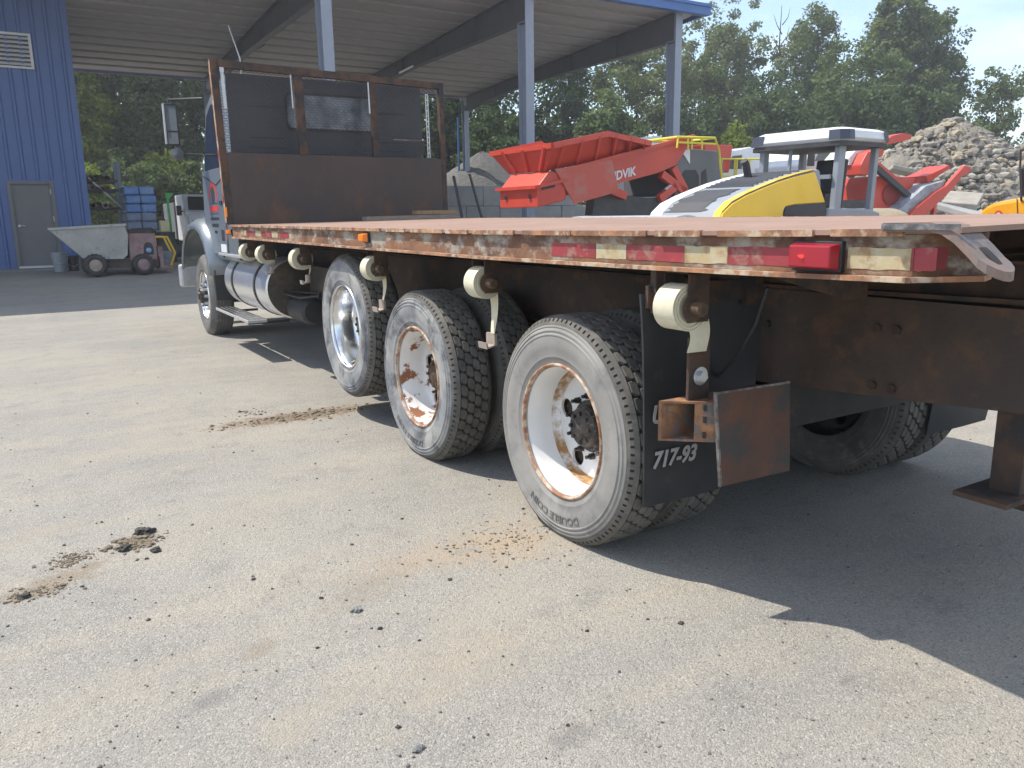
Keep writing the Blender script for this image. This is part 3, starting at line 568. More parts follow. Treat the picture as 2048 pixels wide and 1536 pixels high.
RING = MB().lathe([(.2715, .160), (.2705, .168), (.2665, .1855), (.2605, .1945), (.2535, .1988), (.246, .1992)], 72).mesh('rust_ring', 'rust_ring_paint', smooth=40)
def lip(mat_): return MB().lathe([(.294, .034), (.297, .016), (.303, .012), (.309, .014), (.312, .022)], 72).mesh('rim_lip', mat_, smooth=60)
def hubm(mat_):
    m = MB().lathe([(.135, .200), (.135, .187), (.112, .184), (.108, .165), (.104, .148), (.096, .142), (.090, .135), (.06, .133), (.05, .127), (0.001, .125)], 36)
    for k in range(10):
        a = 2*PI*k/10+.2; c = (0, .157*math.cos(a), .157*math.sin(a)); m.cyl((.201, c[1], c[2]), (.178, c[1], c[2]), .018, 6); m.cyl((.178, c[1], c[2]), (.155, c[1], c[2]), .010, 8)
    for k in range(8):
        a = 2*PI*k/8; c = (0, .075*math.cos(a), .075*math.sin(a)); m.cyl((.136, c[1], c[2]), (.122, c[1], c[2]), .011, 6)
    m.v = [(x, y*.9, z*.9) for x, y, z in m.v]
    return m.mesh('hub', mat_, smooth=35)
DRUM = MB().lathe([(.02, .235), (.25, .235), (.25, .30), (.20, .305)], 40).mesh('brake_drum', 'hub_brown')
def wheel(rim_me, parts, loc, rz=0, label=None):
    o = bpy.data.objects.new('wheel', rim_me); COL.objects.link(o); o.parent = tr; o.matrix_parent_inverse = world_of(tr).inverted(); o.location = loc; o.rotation_euler = (random.uniform(0, .0), 0, rz)
    if label: o['label'] = label
    for nm, me in parts: link(nm, me, o, local=True)
    return o
D_W, D_R, D_A = dish('rim', 'white_rim'), dish('rim', 'white_rim_rusty'), dish('rim', 'alloy', False)
D_D = dish('rim', 'frame_black'); LIPR, LIPA = lip('rim_lip_rust'), lip('alloy'); H1, H2 = hubm('hub_grease'), hubm('hub_brown')
XT = 1.965
wz = .497
wheel(D_W, [('tyre', TY['rubber_pale']), ('tread', TREAD), ('tread_groove', GROOVE), ('rim_lip', LIPR), ('hub', H1), ('rust_ring', RING), ('brake_drum', DRUM), ('lettering', letters('DOUBLE COIN', .405, PI*1.5+.05, .048, 'rubber'))], (XT, 2.86, wz), label='white steel rear wheel with greasy hub')
wheel(D_R, [('tyre', TY['rubber_blue']), ('tread', TREAD), ('tread_groove', GROOVE), ('rim_lip', LIPR), ('hub', H2), ('brake_drum', DRUM), ('lettering', letters('DOUBLE COIN', .405, PI*1.5+.25, .048, 'rubber'))], (XT, 4.385, wz), label='white steel rear wheel blotched with rust')
wheel(D_A, [('tyre', TY['rubber_blue']), ('tread', TREAD), ('tread_groove', GROOVE), ('rim_lip', LIPA), ('hub', H1), ('brake_drum', DRUM)], (XT, 5.61, .672), label='polished alloy wheel of the raised axle')
for yy, zz in ((2.86, wz), (4.385, wz)): wheel(D_D, [('tyre', TY['rubber']), ('tread', TREAD), ('tread_groove', GROOVE)], (XT+.33, yy, zz))
for yy, zz, rim in ((2.86, wz, D_W), (4.385, wz, D_W), (5.61, .672, D_A)):
    wheel(rim, [('tyre', TY['rubber']), ('tread', TREAD), ('tread_groove', GROOVE), ('hub', H2)], (2*CXT-XT, yy, zz), PI)
    if zz < .6: wheel(D_D, [('tyre', TY['rubber']), ('tread', TREAD), ('tread_groove', GROOVE)], (2*CXT-XT-.33, yy, zz), PI)
# steer wheels
m = MB().lathe([(.306, .024), (.309, .030), (.296, .036), (.288, .05), (.282, .085), (.262, .098), (.240, .085), (.205, .052), (.175, .030), (.165, .027), (.118, .027), (.115, .035)], 72); SR = m.mesh('rim', 'alloy', smooth=40)
m = MB().lathe([(.116, .034), (.112, .0), (.100, -.012), (.092, -.045), (.05, -.05), (.045, -.062), (.001, -.064)], 30)
SH = m.mesh('hub', 'hub_grease', smooth=35)
m = MB()
for k in range(10):
    a = 2*PI*k/10; y_, z_ = .143*math.cos(a), .143*math.sin(a); m.cyl((.028, y_, z_), (-.006, y_, z_), .021, 6); m.cyl((-.006, y_, z_), (-.02, y_, z_), .014, 8)
SN = m.mesh('lug_nuts', 'bolt_zinc', smooth=30)
for x_, rz_ in ((XT+.02, 0), (2*CXT-XT-.02, PI)): wheel(SR, [('tyre', TYR), ('hub', SH), ('lug_nuts', SN), ('rim_lip', LIPA)], (x_, 10.92, wz), rz_, 'polished alloy steer wheel with chrome nuts' if rz_ == 0 else None)
for yy, zz, r_ in ((2.86, wz, .075), (4.385, wz, .075), (5.61, .672, .06), (10.92, wz-.06, .05)):
    m = MB().cyl((XT+.3, yy, zz), (2*CXT-XT-.3, yy, zz), r_, 14)
    if r_ > .07: m.lathe([(.08, -.22), (.17, -.12), (.19, 0), (.17, .12), (.08, .22)], 20, (CXT, yy, zz), 'y')
    m.obj('axle', 'frame_black', tr, smooth=40)
for s in (-1, 1):
    for (ya, yb, zc) in ((2.55, 4.7, .66), (10.2, 11.7, .62)):
        m = MB()
        for k in range(5): m.poly([(CXT+s*.45-.04, ya+.12*k, zc+.03*k+.06), (CXT+s*.45-.04, (ya+yb)/2, zc+.026*k-.06), (CXT+s*.45-.04, yb-.12*k, zc+.03*k+.06), (CXT+s*.45-.04, yb-.12*k, zc+.03*k+.082), (CXT+s*.45-.04, (ya+yb)/2, zc+.026*k-.038), (CXT+s*.45-.04, ya+.12*k, zc+.03*k+.082)], (.08, 0, 0))
        m.obj('leaf_spring', 'frame_black', tr)
# ---- strap winches under the left rail
def winch(yc, zc, r_, tail, hook=True):
    X = BL+.075; zt = 1.262+dzy(yc)
    br = MB()
    for yy in (yc-.062, yc+.062): br.prx([(yy-.004, zc-.05), (yy-.004, zt), (yy+.004, zt), (yy+.004, zc-.05)], X-.022, X+.072)
    br.box(X-.022, X+.072, yc-.066, yc+.066, zt-.006, zt)
    o = br.obj('strap_winch', 'dark_rust', tr)
    m = MB(); m.lathe([(.02, -.045), (.035, -.0465), (r_*.62, -.0465), (r_*.63, -.0505), (r_*.74, -.0505), (r_*.75, -.0465), (r_*.82, -.0465), (r_*.83, -.0515), (r_*.90, -.0515), (r_*.91, -.048), (r_*.95, -.048), (r_*.96, -.052), (r_, -.051), (r_, .051), (r_*.96, .052), (.02, .05)], 36, (X, yc, zc), 'y')
    m.obj('strap_roll', 'strap_webbing', o, smooth=40)
    h = MB().lathe([(.001, -.118), (.020, -.118), (.026, -.112), (.026, -.068), (.05, -.0665), (.05, -.0625)], 20, (X, yc, zc), 'y'); pass
    h.obj('winch_hub', 'hub_brown', o, smooth=35)
    if tail > 0:
        m = MB(); vs = []; n = 8; x0 = X+r_*.72; z0 = zc-r_*.62
        for i in range(n+1):
            t = i/n; wob = .008*math.sin(4*t)
            if hook: hw_ = .05*(1-.2*t); vs += [(x0+wob-.02*t, yc-hw_-.012*t, z0-tail*t), (x0+wob+.006, yc+hw_-.012*t, z0-tail*t)]
            else: vs += [(X+.0+wob, yc-.046, zc-r_*.9-tail*t), (X+.088+wob, yc-.052, zc-r_*.55-(tail+r_*.35)*t)]
        m.add(vs, [(2*i, 2*i+1, 2*i+3, 2*i+2) for i in range(n)]); m.obj('strap_tail', 'strap_webbing', o, smooth=60)
        if hook:
            zb = z0-tail; m = MB().box(x0-.026, x0-.012, yc-.055, yc+.030, zb-.05, zb+.012)
            m.poly([(x0-.026, yc-.055, zb-.05), (x0-.07, yc-.055, zb-.062), (x0-.075, yc-.055, zb-.03), (x0-.067, yc-.055, zb-.03), (x0-.062, yc-.055, zb-.052), (x0-.018, yc-.055, zb-.042)], (0, .085, 0)); m.obj('flat_hook', 'hub_beige', o)
    return o
winch(8.24, 1.135, .088, 0); winch(7.60, 1.133, .088, .07); winch(6.52, 1.132, .088, .09); winch(4.93, 1.130, .080, .17); winch(3.50, 1.128, .080, .22); winch(2.085, 1.130, .082, .085, False)
# ---- mud flaps with hanger
def fly(z): return 2.20+.15*max(0, (1.17-z)/.884)**1.5
for s in (-1, 1):
    xa = 1.875 if s < 0 else 2*CXT-1.875-.63
    m = MB(); n = 10; vs = []
    for i in range(n+1):
        t = i/n; z = 1.17-.884*t; yy = fly(z); cr = .010*math.sin(t*PI); vs += [(xa+.165*t, yy+cr, z), (xa+.31+.165*t, yy-.006, z), (xa+.63+.1*t, yy+cr, z)]
    m.add([(x, y-.005, z) for x, y, z in vs]+[(x, y+.005, z) for x, y, z in vs], sum([[(3*i+k, 3*i+k+1, 3*i+k+4, 3*i+k+3), (3*n+3+3*i+k, 3*n+3+3*i+k+3, 3*n+3+3*i+k+4, 3*n+3+3*i+k+1)] for i in range(n) for k in (0, 1)], [])+[(3*i, 3*i+3, 3*n+3+3*i+3, 3*n+3+3*i) for i in range(n)]+[(3*i+2, 3*i+5, 3*n+3+3*i+5, 3*n+3+3*i+2) for i in range(n)]+[(3*n, 3*n+1, 6*n+4, 6*n+3), (3*n+1, 3*n+2, 6*n+5, 6*n+4)])
    fl = m.obj('mud_flap', 'flap_rubber', tr, smooth=50)
    MB().box(xa+.02, xa+.61, 2.178, 2.193, 1.12, 1.20).box(xa+.04, xa+.09, 2.16, 2.19, 1.10, 1.255).box(xa+.5, xa+.55, 2.16, 2.19, 1.10, 1.255).obj('flap_hanger', 'dark_rust', tr)
    if s < 0:
        for txt, px, py, sz in (('U', 1303, 848, .105), ('717-93', 1306, 938, .102)):
            vs, fs = text_geo(txt, sz, .0015, .003, .80); p0 = onY(px, py, 2.25); p0 = onY(px, py, fly(p0.z)-.012)
            mm = MB(); mm.add([(p0.x+x, fly(p0.z+y)-.0125-z, p0.z+y) for x, y, z in vs], fs); mm.obj('flap_lettering', 'paint_grey_white', fl)
# ---- hanger post with mitred square tube and plate
p1 = onX(1380, 705, 1.99); hy = 2.10
MB().box(1.985, 2.085, 2.055, 2.068, .795, 1.02).obj('hanger_strap', 'dark_rust', tr)
pb = onY(1400, 752, 2.05)
MB().cyl((pb.x, 2.056, pb.z), (pb.x, 2.046, pb.z), .034, 20).cyl((pb.x, 2.046, pb.z), (pb.x, 2.030, pb.z), .021, 6).obj('bolt', 'bolt_zinc', tr, smooth=30)
T = .008; tz0, tz1 = .645, .793
m = MB()                                             # tube along x with a mitred left end
def mit(y): return 1.90+(2.115-y)*1.15
ya, yb = 1.975, 2.115
for (y0_, y1_, z0_, z1_) in ((ya, yb, tz1-T, tz1), (ya, yb, tz0, tz0+T), (ya, ya+T, tz0+T, tz1-T), (yb-T, yb, tz0+T, tz1-T)):
    m.add([(mit(y0_), y0_, z0_), (2.40, y0_, z0_), (2.40, y1_, z0_), (mit(y1_), y1_, z0_), (mit(y0_), y0_, z1_), (2.40, y0_, z1_), (2.40, y1_, z1_), (mit(y1_), y1_, z1_)], [(0, 1, 2, 3), (4, 7, 6, 5), (0, 4, 5, 1), (1, 5, 6, 2), (2, 6, 7, 3), (3, 7, 4, 0)])
tb = m.obj('bumper_tube', 'tube_rust', tr)
m = MB().add([(mit(ya)-.004, ya-.001, tz0+.002), (mit(ya+.055)-.004, ya+.055, tz0+.004), (mit(ya+.055)-.004, ya+.055, tz1-.004), (mit(ya)-.004, ya-.001, tz1-.002)], [(0, 1, 2, 3)]); m.obj('end_gusset', 'tube_rust', tb)
for k, zz in enumerate((.672, .728, .772)): MB().obox((mit(ya+.03)-.006, ya+.03, zz), (.0045, -.004, 0), (.002, .002, 0), (0, 0, .011)).obj('gusset_slot', 'frame_black', tb)
pts = [onY(*p, 1.97) for p in ((1427, 785), (1575, 762), (1575, 940), (1437, 972))]
pl = MB().poly(pts, (0, -.012, 0)).obj('bumper_plate', 'plate_rust', tr, bevel=.002)
m = MB(); cxp, czp = (pts[0].x+pts[1].x)/2, (pts[0].z+pts[2].z)/2
MB().poly([pts[0]+Vector((-.002, .0003, .002)), pts[1]+Vector((0, .0003, .002)), pts[1]+Vector((0, .0003, -.006)), pts[0]+Vector((.006, .0003, -.006)), pts[3]+Vector((.006, .0003, .004)), pts[3]+Vector((-.002, .0003, -.002))], (0, -.0128, 0)).obj('plate_edge', 'steel_edge', pl)
MB().tube([onX(1535, 575, 2.25), onX(1510, 650, 2.25), onX(1480, 705, 2.25), onX(1445, 745, 2.28), onX(1420, 770, 2.4)], .008, 8).obj('air_hose', 'black_plastic', tr, smooth=60)
MB().poly([(2.02, 1.80, 1.262), (2.6, 1.80, 1.262), (2.6, 1.80, 1.14), (2.5, 1.80, 1.14)], (0, .012, 0)).obj('gusset', 'dark_rust', tr)
# ---- headboard
H0, H1z = 1.402, 3.02
fr = MB(); fr.box(BL-.008, BL+.062, YH+.01, YH+.075, H0, H1z).box(BR-.06, BR, YH+.01, YH+.075, H0, H1z).box(BL+.064, BR-.062, YH+.005, YH+.07, 2.945, H1z-.002)
hb = fr.obj('headboard', 'dark_rust', tr, warp=hw)
for xa, xb in ((2.70, 2.79), (3.53, 3.61)): MB().box(xa, xb, YH+.002, YH+.06, 2.125, 2.943).obj('headboard_post', 'dark_rust', hb, warp=hw)
MB().box(BL+.064, BR-.062, YH+.012, YH+.06, H0, 2.122).obj('headboard_sheet', 'sheet_rust', hb, warp=hw)
MB().box(BL-.012, BL-.009, YH+.012, YH+.07, H0+.02, H1z-.02).obj('headboard_edge', 'flange_rust', hb, warp=hw)
for z0, z1 in ((1.25, 1.38), (1.62, 1.70), (2.05, 2.14)): MB().box(BL-.016, BL-.0125, YH+.02, YH+.06, z0, z1).obj('edge_tape', 'tape_red', hb, warp=hw)
def expanded(x0, x1, z0, z1, y, m_, cx=.058, cz=.0275, hole=None):
    m = MB(); nz = int((z1-z0)/cz); nx = int((x1-x0)/cx*2); wd = .0048
    for j in range(nz+1):
        for i in range(nx):
            xa, xb = x0+i*cx/2, x0+(i+1)*cx/2; up = (i+j) % 2 == 0; za, zb = z0+j*cz+(cz*.5 if up else 0)-cz*.25, z0+j*cz+(0 if up else cz*.5)-cz*.25
            if hole and hole((xa+xb)/2, (za+zb)/2): continue
            m.add([(xa, y-.003, za+wd), (xb, y-.003, zb+wd), (xb, y+.002, zb), (xa, y+.002, za)], [(0, 1, 2, 3)])
    return m.obj('expanded_mesh', m_, hb, warp=hw)
expanded(BL+.07, 2.695, 2.13, 2.94, YH+.05, 'mesh_steel'); expanded(2.795, 3.525, 2.13, 2.94, YH+.05, 'mesh_steel')
expanded(3.615, 4.36, 2.13, 2.94, YH+.05, 'mesh_steel', hole=lambda x, z: x > 4.09 and z < 2.86 and not (z < 2.34 and (x-3.80) > (2.34-z)*1.3) or (x > 4.09 and z < 2.2))
MB().bar((3.80, YH+.045, 2.33), (4.2, YH+.045, 2.33), .004, .012).obj('mesh_edge', 'mesh_rust', hb, warp=hw)
m = MB(); xs_, z = 4.20, 2.13
while z < 2.84: m.box(xs_, xs_+.010, YH+.02, YH+.026, z, z+.05).box(xs_+.026, xs_+.036, YH+.02, YH+.026, z, z+.05).box(xs_, xs_+.036, YH+.02, YH+.0255, z+.05, z+.062); z += .062
m.obj('slotted_bar', 'galv', hb, warp=hw)
MB().box(BL+.08, BL+.11, YH-.002, YH+.004, 2.55, 2.90).box(BL+.075, BL+.115, YH-.004, YH+.004, 2.90, 2.945).box(2.66, 2.672, YH-.002, YH+.004, 2.60, 2.94).box(3.505, 3.52, YH-.002, YH+.004, 2.60, 2.94).obj('mesh_clip', 'galv', hb, warp=hw)

# ---- cab
prof = [(9.03, .98), (10.55, .98), (10.6, 1.5), (10.46, 2.08), (10.08, 2.74), (9.62, 2.90), (9.03, 2.96)]
cab = MB().prx(prof, 2.03, 2*CXT-2.03).obj('cab_body', 'cab_paint', tr)
b = cab.modifiers.new('bevel', 'BEVEL'); b.width = .09; b.segments = 4; b.limit_method = 'ANGLE'; cab.data.polygons.foreach_set('use_smooth', [True]*len(cab.data.polygons))
MB().box(2.05, 2*CXT-2.05, 9.012, 9.026, 1.02, 2.945).obj('cab_rear_shade', 'cab_back_shaded', tr, bevel=.006)  # added dark sheet carrying the shade of the cab's rear wall
ra, rb = onY(568, 187, 9.0), onY(742, 267, 9.0)
wx0, wx1, wz0, wz1 = ra.x, 2*CXT-ra.x, rb.z, ra.z+.02
wn = MB().pry([(wx0+.04, wz0), (wx1-.04, wz0), (wx1, wz0+.05), (wx1, wz1-.05), (wx1-.04, wz1), (wx0+.04, wz1), (wx0, wz1-.05), (wx0, wz0+.05)], 9.004, 9.011).obj('rear_window', 'black_plastic', tr)
MB().pry([(wx0+.06, wz0+.025), (wx1-.06, wz0+.025), (wx1-.025, wz0+.06), (wx1-.025, wz1-.06), (wx1-.06, wz1-.025), (wx0+.06, wz1-.025), (wx0+.025, wz1-.06), (wx0+.025, wz0+.06)], 9.000, 9.0035).obj('pane', 'rear_glass_sky', wn)
for zz in (1.5, 1.62, 1.74, 2.2, 2.3, 2.62):
    MB().box(2.25, 2.62, 9.006, 9.0115, zz, zz+.012).obj('panel_louvre', 'black_plastic', tr); MB().box(3.72, 4.05, 9.006, 9.0115, zz, zz+.012).obj('panel_louvre', 'black_plastic', tr)
dr_ = MB().prx([(9.42, 1.06), (10.50, 1.06), (10.53, 1.5), (10.44, 2.02), (9.42, 2.02)], 2.012, 2.029).obj('door', 'cab_paint', tr, bevel=.004)
MB().prx([(9.50, 1.93), (9.75, 1.88), (10.30, 1.99), (10.27, 2.14), (9.96, 2.60), (9.70, 2.70), (9.50, 2.70)], 2.018, 2.0285).obj('door_window', 'dark_glass', tr)
MB().tube([(2.016, 9.40, 2.80), (2.016, 9.40, 1.9), (2.016, 9.72, 1.84), (2.016, 10.40, 1.97)], .012, 6).obj('window_trim', 'black_plastic', tr)
MB().box(2.0, 2.012, 9.47, 9.60, 1.62, 1.66).obj('handle', 'black_plastic', dr_)
# door emblem: red arch with a dark figure, red block and small lines of lettering
dc = 9.93; m = MB(); n = 14
m.add([(2.0105, dc+.24*math.cos(a), 1.66+.22*math.sin(a)) for a in np.linspace(0, PI, n)]+[(2.0105, dc+.19*math.cos(a), 1.66+.17*math.sin(a)) for a in np.linspace(0, PI, n)], [(i, i+1, n+i+1, n+i) for i in range(n-1)]); m.obj('emblem', 'paint_red', dr_)
MB().add([(2.0100, dc-.05, 1.64), (2.0100, dc+.06, 1.64), (2.0100, dc+.10, 1.78), (2.0100, dc-.01, 1.86), (2.0100, dc-.09, 1.76)], [(0, 1, 2, 3, 4)]).obj('emblem_figure', 'black_plastic', dr_)
MB().box(2.0095, 2.0115, dc-.23, dc+.23, 1.55, 1.61).obj('emblem_block', 'paint_red', dr_)
MB().box(2.0095, 2.0115, dc-.24, dc+.24, 1.635, 1.642).box(2.0095, 2.0115, dc-.24, dc+.24, 1.52, 1.526).obj('emblem_rule', 'black_plastic', dr_)
for zz, L_, h_ in ((1.45, .22, .03), (1.37, .16, .04), (1.30, .07, .03)):
    rr = random.Random(int(zz*100)); m = MB(); y = dc-L_
    while y < dc+L_: k = rr.uniform(.02, .05); m.box(2.0095, 2.0115, y, y+k, zz, zz+h_); y += k+.014
    m.obj('door_lettering', 'black_plastic', dr_)
MB().box(2.009, 2.0115, 9.50, 9.64, 1.22, 1.34).obj('data_plate', 'black_plastic', dr_); MB().box(2.009, 2.0115, 9.44, 9.72, 1.09, 1.18).obj('number_sticker', 'machine_white', dr_)
# roof lamps, antenna, horn
for xx in (2.62, 3.16, 3.70): MB().box(xx-.06, xx+.06, 9.78, 9.9, 2.90, 3.02).obj('roof_lamp', 'galv', tr, bevel=.01)
pa = onY(480, 118, 9.6); pt_ = onY(456, 50, 9.6); MB().tube([Vector((pa.x, 9.6, 2.86)), pa, pt_], [.008, .007, .003], 6).obj('antenna', 'galv', tr)
MB().tube([(2.2, 10.2, 2.6), (1.98, 10.32, 2.6), (1.97, 10.33, 3.0)], [.006, .005, .002], 6).obj('antenna', 'black_plastic', tr)
# mirrors
for s in (-1, 1):
    f = lambda x: x if s < 0 else 2*CXT-x
    y = 10.42; c1, c2 = onY(325, 205, y), onY(362, 292, y); x0, x1 = f(c1.x), f(c2.x); x0, x1 = min(x0, x1), max(x0, x1)
    mo = MB().box(x0, x1, y, y+.09, c2.z, c1.z).obj('mirror', 'black_plastic', tr, bevel=.02)
    MB().box(x0+.022, x1-.022, y-.004, y-.001, c2.z+.17, c1.z-.03).box(x0+.022, x1-.022, y-.004, y-.001, c2.z+.02, c2.z+.15).obj('mirror_glass', 'mirror_glass', mo)
    MB().box(x0-.004, x0+.010, y-.006, y+.06, c2.z+.02, c1.z-.01).obj('mirror_trim', 'galv', mo)
    m = MB(); xm = (x0+x1)/2; xcab = f(2.03)
    m.tube([(xm, y+.05, c1.z), (xm, y+.05, c1.z+.04), (xcab, y-.3, c1.z+.03)], .014, 8).tube([(xm, y+.05, c2.z), (xm, y+.05, c2.z-.09), (xcab, y-.02, c2.z-.10)], .014, 8).obj('mirror_arm', 'black_plastic', mo, smooth=50)
    MB().lathe([(.001, .03), (.06, .02), (.075, .0), (.07, -.012), (.001, -.02)], 16, (xm+.03, y, c2.z-.09), 'y').obj('spot_mirror', 'mirror_glass', mo, smooth=50)
# hood, grille, bumper
hood = MB().prx([(10.6, 1.0), (12.15, .85), (12.25, 1.55), (12.1, 1.72), (11.4, 1.84), (10.58, 1.94)], 2.42, 2*CXT-2.42).obj('hood', 'hood_paint', tr, bevel=.08)
MB().box(1.93, 2*CXT-1.93, 12.16, 12.34, .52, .84).obj('bumper', 'galv', tr, bevel=.03)
MB().box(2.65, 2*CXT-2.65, 12.255, 12.275, .9, 1.5).obj('grille', 'black_plastic', tr)
# fenders
path = [(10.12, .80), (10.13, .95), (10.18, 1.10), (10.30, 1.25), (10.48, 1.36), (10.72, 1.42), (10.98, 1.43), (11.24, 1.39), (11.46, 1.30), (11.64, 1.15), (11.74, .98), (11.79, .82)]
for s in (-1, 1):
    f = lambda x: x if s < 0 else 2*CXT-x
    m = MB(); vs = []; sec = [(2.48, .05), (2.30, .06), (2.12, .05), (2.02, .025), (1.955, -.02), (1.94, -.06), (1.955, -.08)]
    for i, (y, z) in enumerate(path):
        a, c = path[max(i-1, 0)], path[min(i+1, len(path)-1)]; ty, tz = c[0]-a[0], c[1]-a[1]; L_ = math.hypot(ty, tz); ny_, nz_ = -tz/L_, ty/L_
        fl_ = 1-.0*(i > 8)
        for (x, o_) in sec: vs.append((f(x-.05*(i/len(path))), y+ny_*o_, z+nz_*o_))
    k = len(sec); m.add(vs, [(i*k+j, i*k+j+1, (i+1)*k+j+1, (i+1)*k+j) for i in range(len(path)-1) for j in range(k-1)])
    fo = m.obj('fender', 'cab_paint' if s < 0 else 'hood_paint', tr, smooth=60); so_ = fo.modifiers.new('solid', 'SOLIDIFY'); so_.thickness = .02; so_.offset = 0
    xa, xb = sorted((f(1.985), f(2.36))); MB().box(xa, xb, 10.10, 10.15, .50, .86).obj('splash_guard', 'black_plastic', fo)
    xa, xb = sorted((f(2.03), f(2.42))); MB().box(xa, xb, 10.15, 10.56, .84, 1.36).obj('cowl_side', 'hood_paint', tr, bevel=.02)
# fuel tank
XTK, ZTK, RTK = 2.345, .765, .305; yt0, yt1 = 8.02, 9.86
tk = MB().lathe([(.001, yt0-.035), (.15, yt0-.03), (.26, yt0-.012), (RTK-.004, yt0), (RTK, yt0+.02), (RTK, yt1-.02), (.26, yt1), (.001, yt1+.02)], 56, (XTK, 0, ZTK), 'y').obj('fuel_tank', 'tank_alloy', tr, smooth=40)
MB().lathe([(.001, yt0-.0385), (.15, yt0-.0335), (.25, yt0-.0165), (.285, yt0-.0085)], 48, (XTK, 0, ZTK), 'y').obj('tank_end', 'tank_dirty', tk, smooth=50)
for yy in (8.45, 9.45): MB().lathe([(RTK+.002, yy-.03), (RTK+.009, yy-.03), (RTK+.009, yy+.03), (RTK+.002, yy+.03)], 56, (XTK, 0, ZTK), 'y', True).obj('tank_strap', 'black_plastic', tk, smooth=30)
for (z_, x0, x1, ya, yb) in ((1.085, 2.0, 2.32, 8.55, 9.85), (.435, 1.94, 2.14, 8.42, 9.98)):
    st = MB().box(x0, x1, ya, yb, z_-.035, z_-.006).obj('step', 'galv', tr, bevel=.004)
    for k in range(4): xx = x0+(x1-x0)*(k+.5)/4; MB().box(xx-.02, xx+.02, ya+.02, yb-.02, z_-.0055, z_).obj('tread_bar', 'alloy', st)
    for yy in (ya+.12, yb-.12): MB().box(x0+.03, 2.40, yy-.02, yy+.02, z_-.06, z_-.036).obj('step_bracket', 'black_plastic', st)
MB().lathe([(.001, 7.42), (.10, 7.425), (.125, 7.45), (.125, 7.93), (.10, 7.955), (.001, 7.96)], 28, (2.34, 0, .58), 'y').obj('air_tank', 'black_plastic', tr, smooth=40)
MB().lathe([(.001, 6.5), (.10, 6.51), (.12, 6.53), (.12, 7.33), (.10, 7.35), (.001, 7.36)], 28, (2.52, 0, .60), 'y').obj('air_tank', 'tank_dirty', tr, smooth=40)
MB().box(2.45, 2.72, 6.6, 7.9, .60, 1.0).obj('battery_box', 'tank_dirty', tr, bevel=.01)
pc = onX(578, 560, 2.30); MB().lathe([(.001, -.12), (.05, -.12), (.062, -.10), (.062, .07), (.07, .075), (.07, .11), (.03, .14), (.001, .14)], 20, (pc.x, pc.y, pc.z), 'z').obj('fuel_filter', 'machine_white', tr, smooth=40)
MB().tube([onX(536, 520, 2.2), onX(545, 545, 2.2), onX(556, 568, 2.2), onX(572, 588, 2.22), onX(600, 596, 2.26), onX(640, 592, 2.35)], .014, 8).obj('hose', 'black_plastic', tr, smooth=60)
MB().tube([onX(552, 530, 2.28), onX(560, 560, 2.28), onX(580, 582, 2.28), onX(640, 588, 2.4)], .011, 8).obj('hose', 'black_plastic', tr, smooth=60)
MB().box(2.6, 3.7, 9.1, 11.8, .62, 1.02).obj('engine', 'frame_black', tr)
MB().cyl((3.16, 8.9, .72), (3.16, 4.6, .55), .05, 12).obj('drive_shaft', 'frame_black', tr)

# boards lying on the deck by the headboard
def board(label, x0, x1, y0, y1, z0, z1, m_, tilt=0):
    o = MB().box(x0, x1, y0, y1, z0, z1).obj('wooden_board', m_, bevel=.003); tag(o, label, 'board', 'boards lying on the truck deck'); return o
zz = lambda x, y: 1.400+dzy(y)+.0135*(x-BL)+.0045
m = MB().poly([(3.25, 8.28, zz(3.25, 8.3)), (4.40, 8.36, zz(4.40, 8.36)), (4.40, 8.36, zz(4.40, 8.36)+.042), (3.25, 8.28, zz(3.25, 8.3)+.042)], (-.01, .14, 0)); tag(m.obj('wooden_board', 'weathered_wood'), 'long grey weathered board lying on the deck against the headboard', 'board')
m = MB().poly([(3.86, 8.35, zz(3.86, 8.4)+.052), (4.38, 8.38, zz(4.38, 8.4)+.045), (4.38, 8.38, zz(4.38, 8.4)+.09), (3.86, 8.35, zz(3.86, 8.4)+.092)], (-.01, .1, 0)); tag(m.obj('wooden_board', 'pallet_wood'), 'short tan board lying on top of the grey board', 'board')

# ================================================================== LEFT YARD
# concrete buggy
Y0 = 21.0; bz = gz(0, Y0)
bg_ = thing('concrete_buggy', 'concrete buggy with dirty grey dump hopper and faded red engine cover', 'buggy', (onY(190, 545, Y0).x+.5, Y0, bz))
W2 = .42
def Yp(x, y): p = onY(x, y, Y0); return (p.x, p.z)
hp = [Yp(98, 462), Yp(108, 459), Yp(250, 449), Yp(243, 456), Yp(249, 470), Yp(250, 507), Yp(244, 514), Yp(168, 515), Yp(120, 478)]
outer = [Yp(100, 460), Yp(243, 451), Yp(250, 470), Yp(250, 508), Yp(243, 515), Yp(168, 516)]
m = MB(); n = len(outer); vs = []
for yy, ins in ((Y0-W2, 0), (Y0+W2, 0)): vs += [(x, yy+(0.10 if z < .8 else 0)*(1 if yy < Y0 else -1), z) for x, z in outer]
m.add(vs, [tuple(range(n)), tuple(range(2*n-1, n-1, -1))]+[(i, i+n, (i+1) % n+n, (i+1) % n) for i in range(1, n)])
ho = m.obj('hopper', 'hopper_grey', bg_)
hs = ho.modifiers.new('solid', 'SOLIDIFY'); hs.thickness = .025; hs.offset = 1
a, c = outer[0], outer[1]
m = MB().bar((a[0]-.03, Y0-W2-.01, a[1]+.02), (c[0]+.05, Y0-W2-.01, c[1]+.02), .06, .05).bar((a[0]-.03, Y0+W2+.01, a[1]+.02), (c[0]+.05, Y0+W2+.01, c[1]+.02), .06, .05).box(c[0], c[0]+.06, Y0-W2, Y0+W2, c[1]-.01, c[1]+.04); m.obj('hopper_rim', 'hopper_grey', bg_)
e0, e1 = Yp(252, 467), Yp(311, 518)
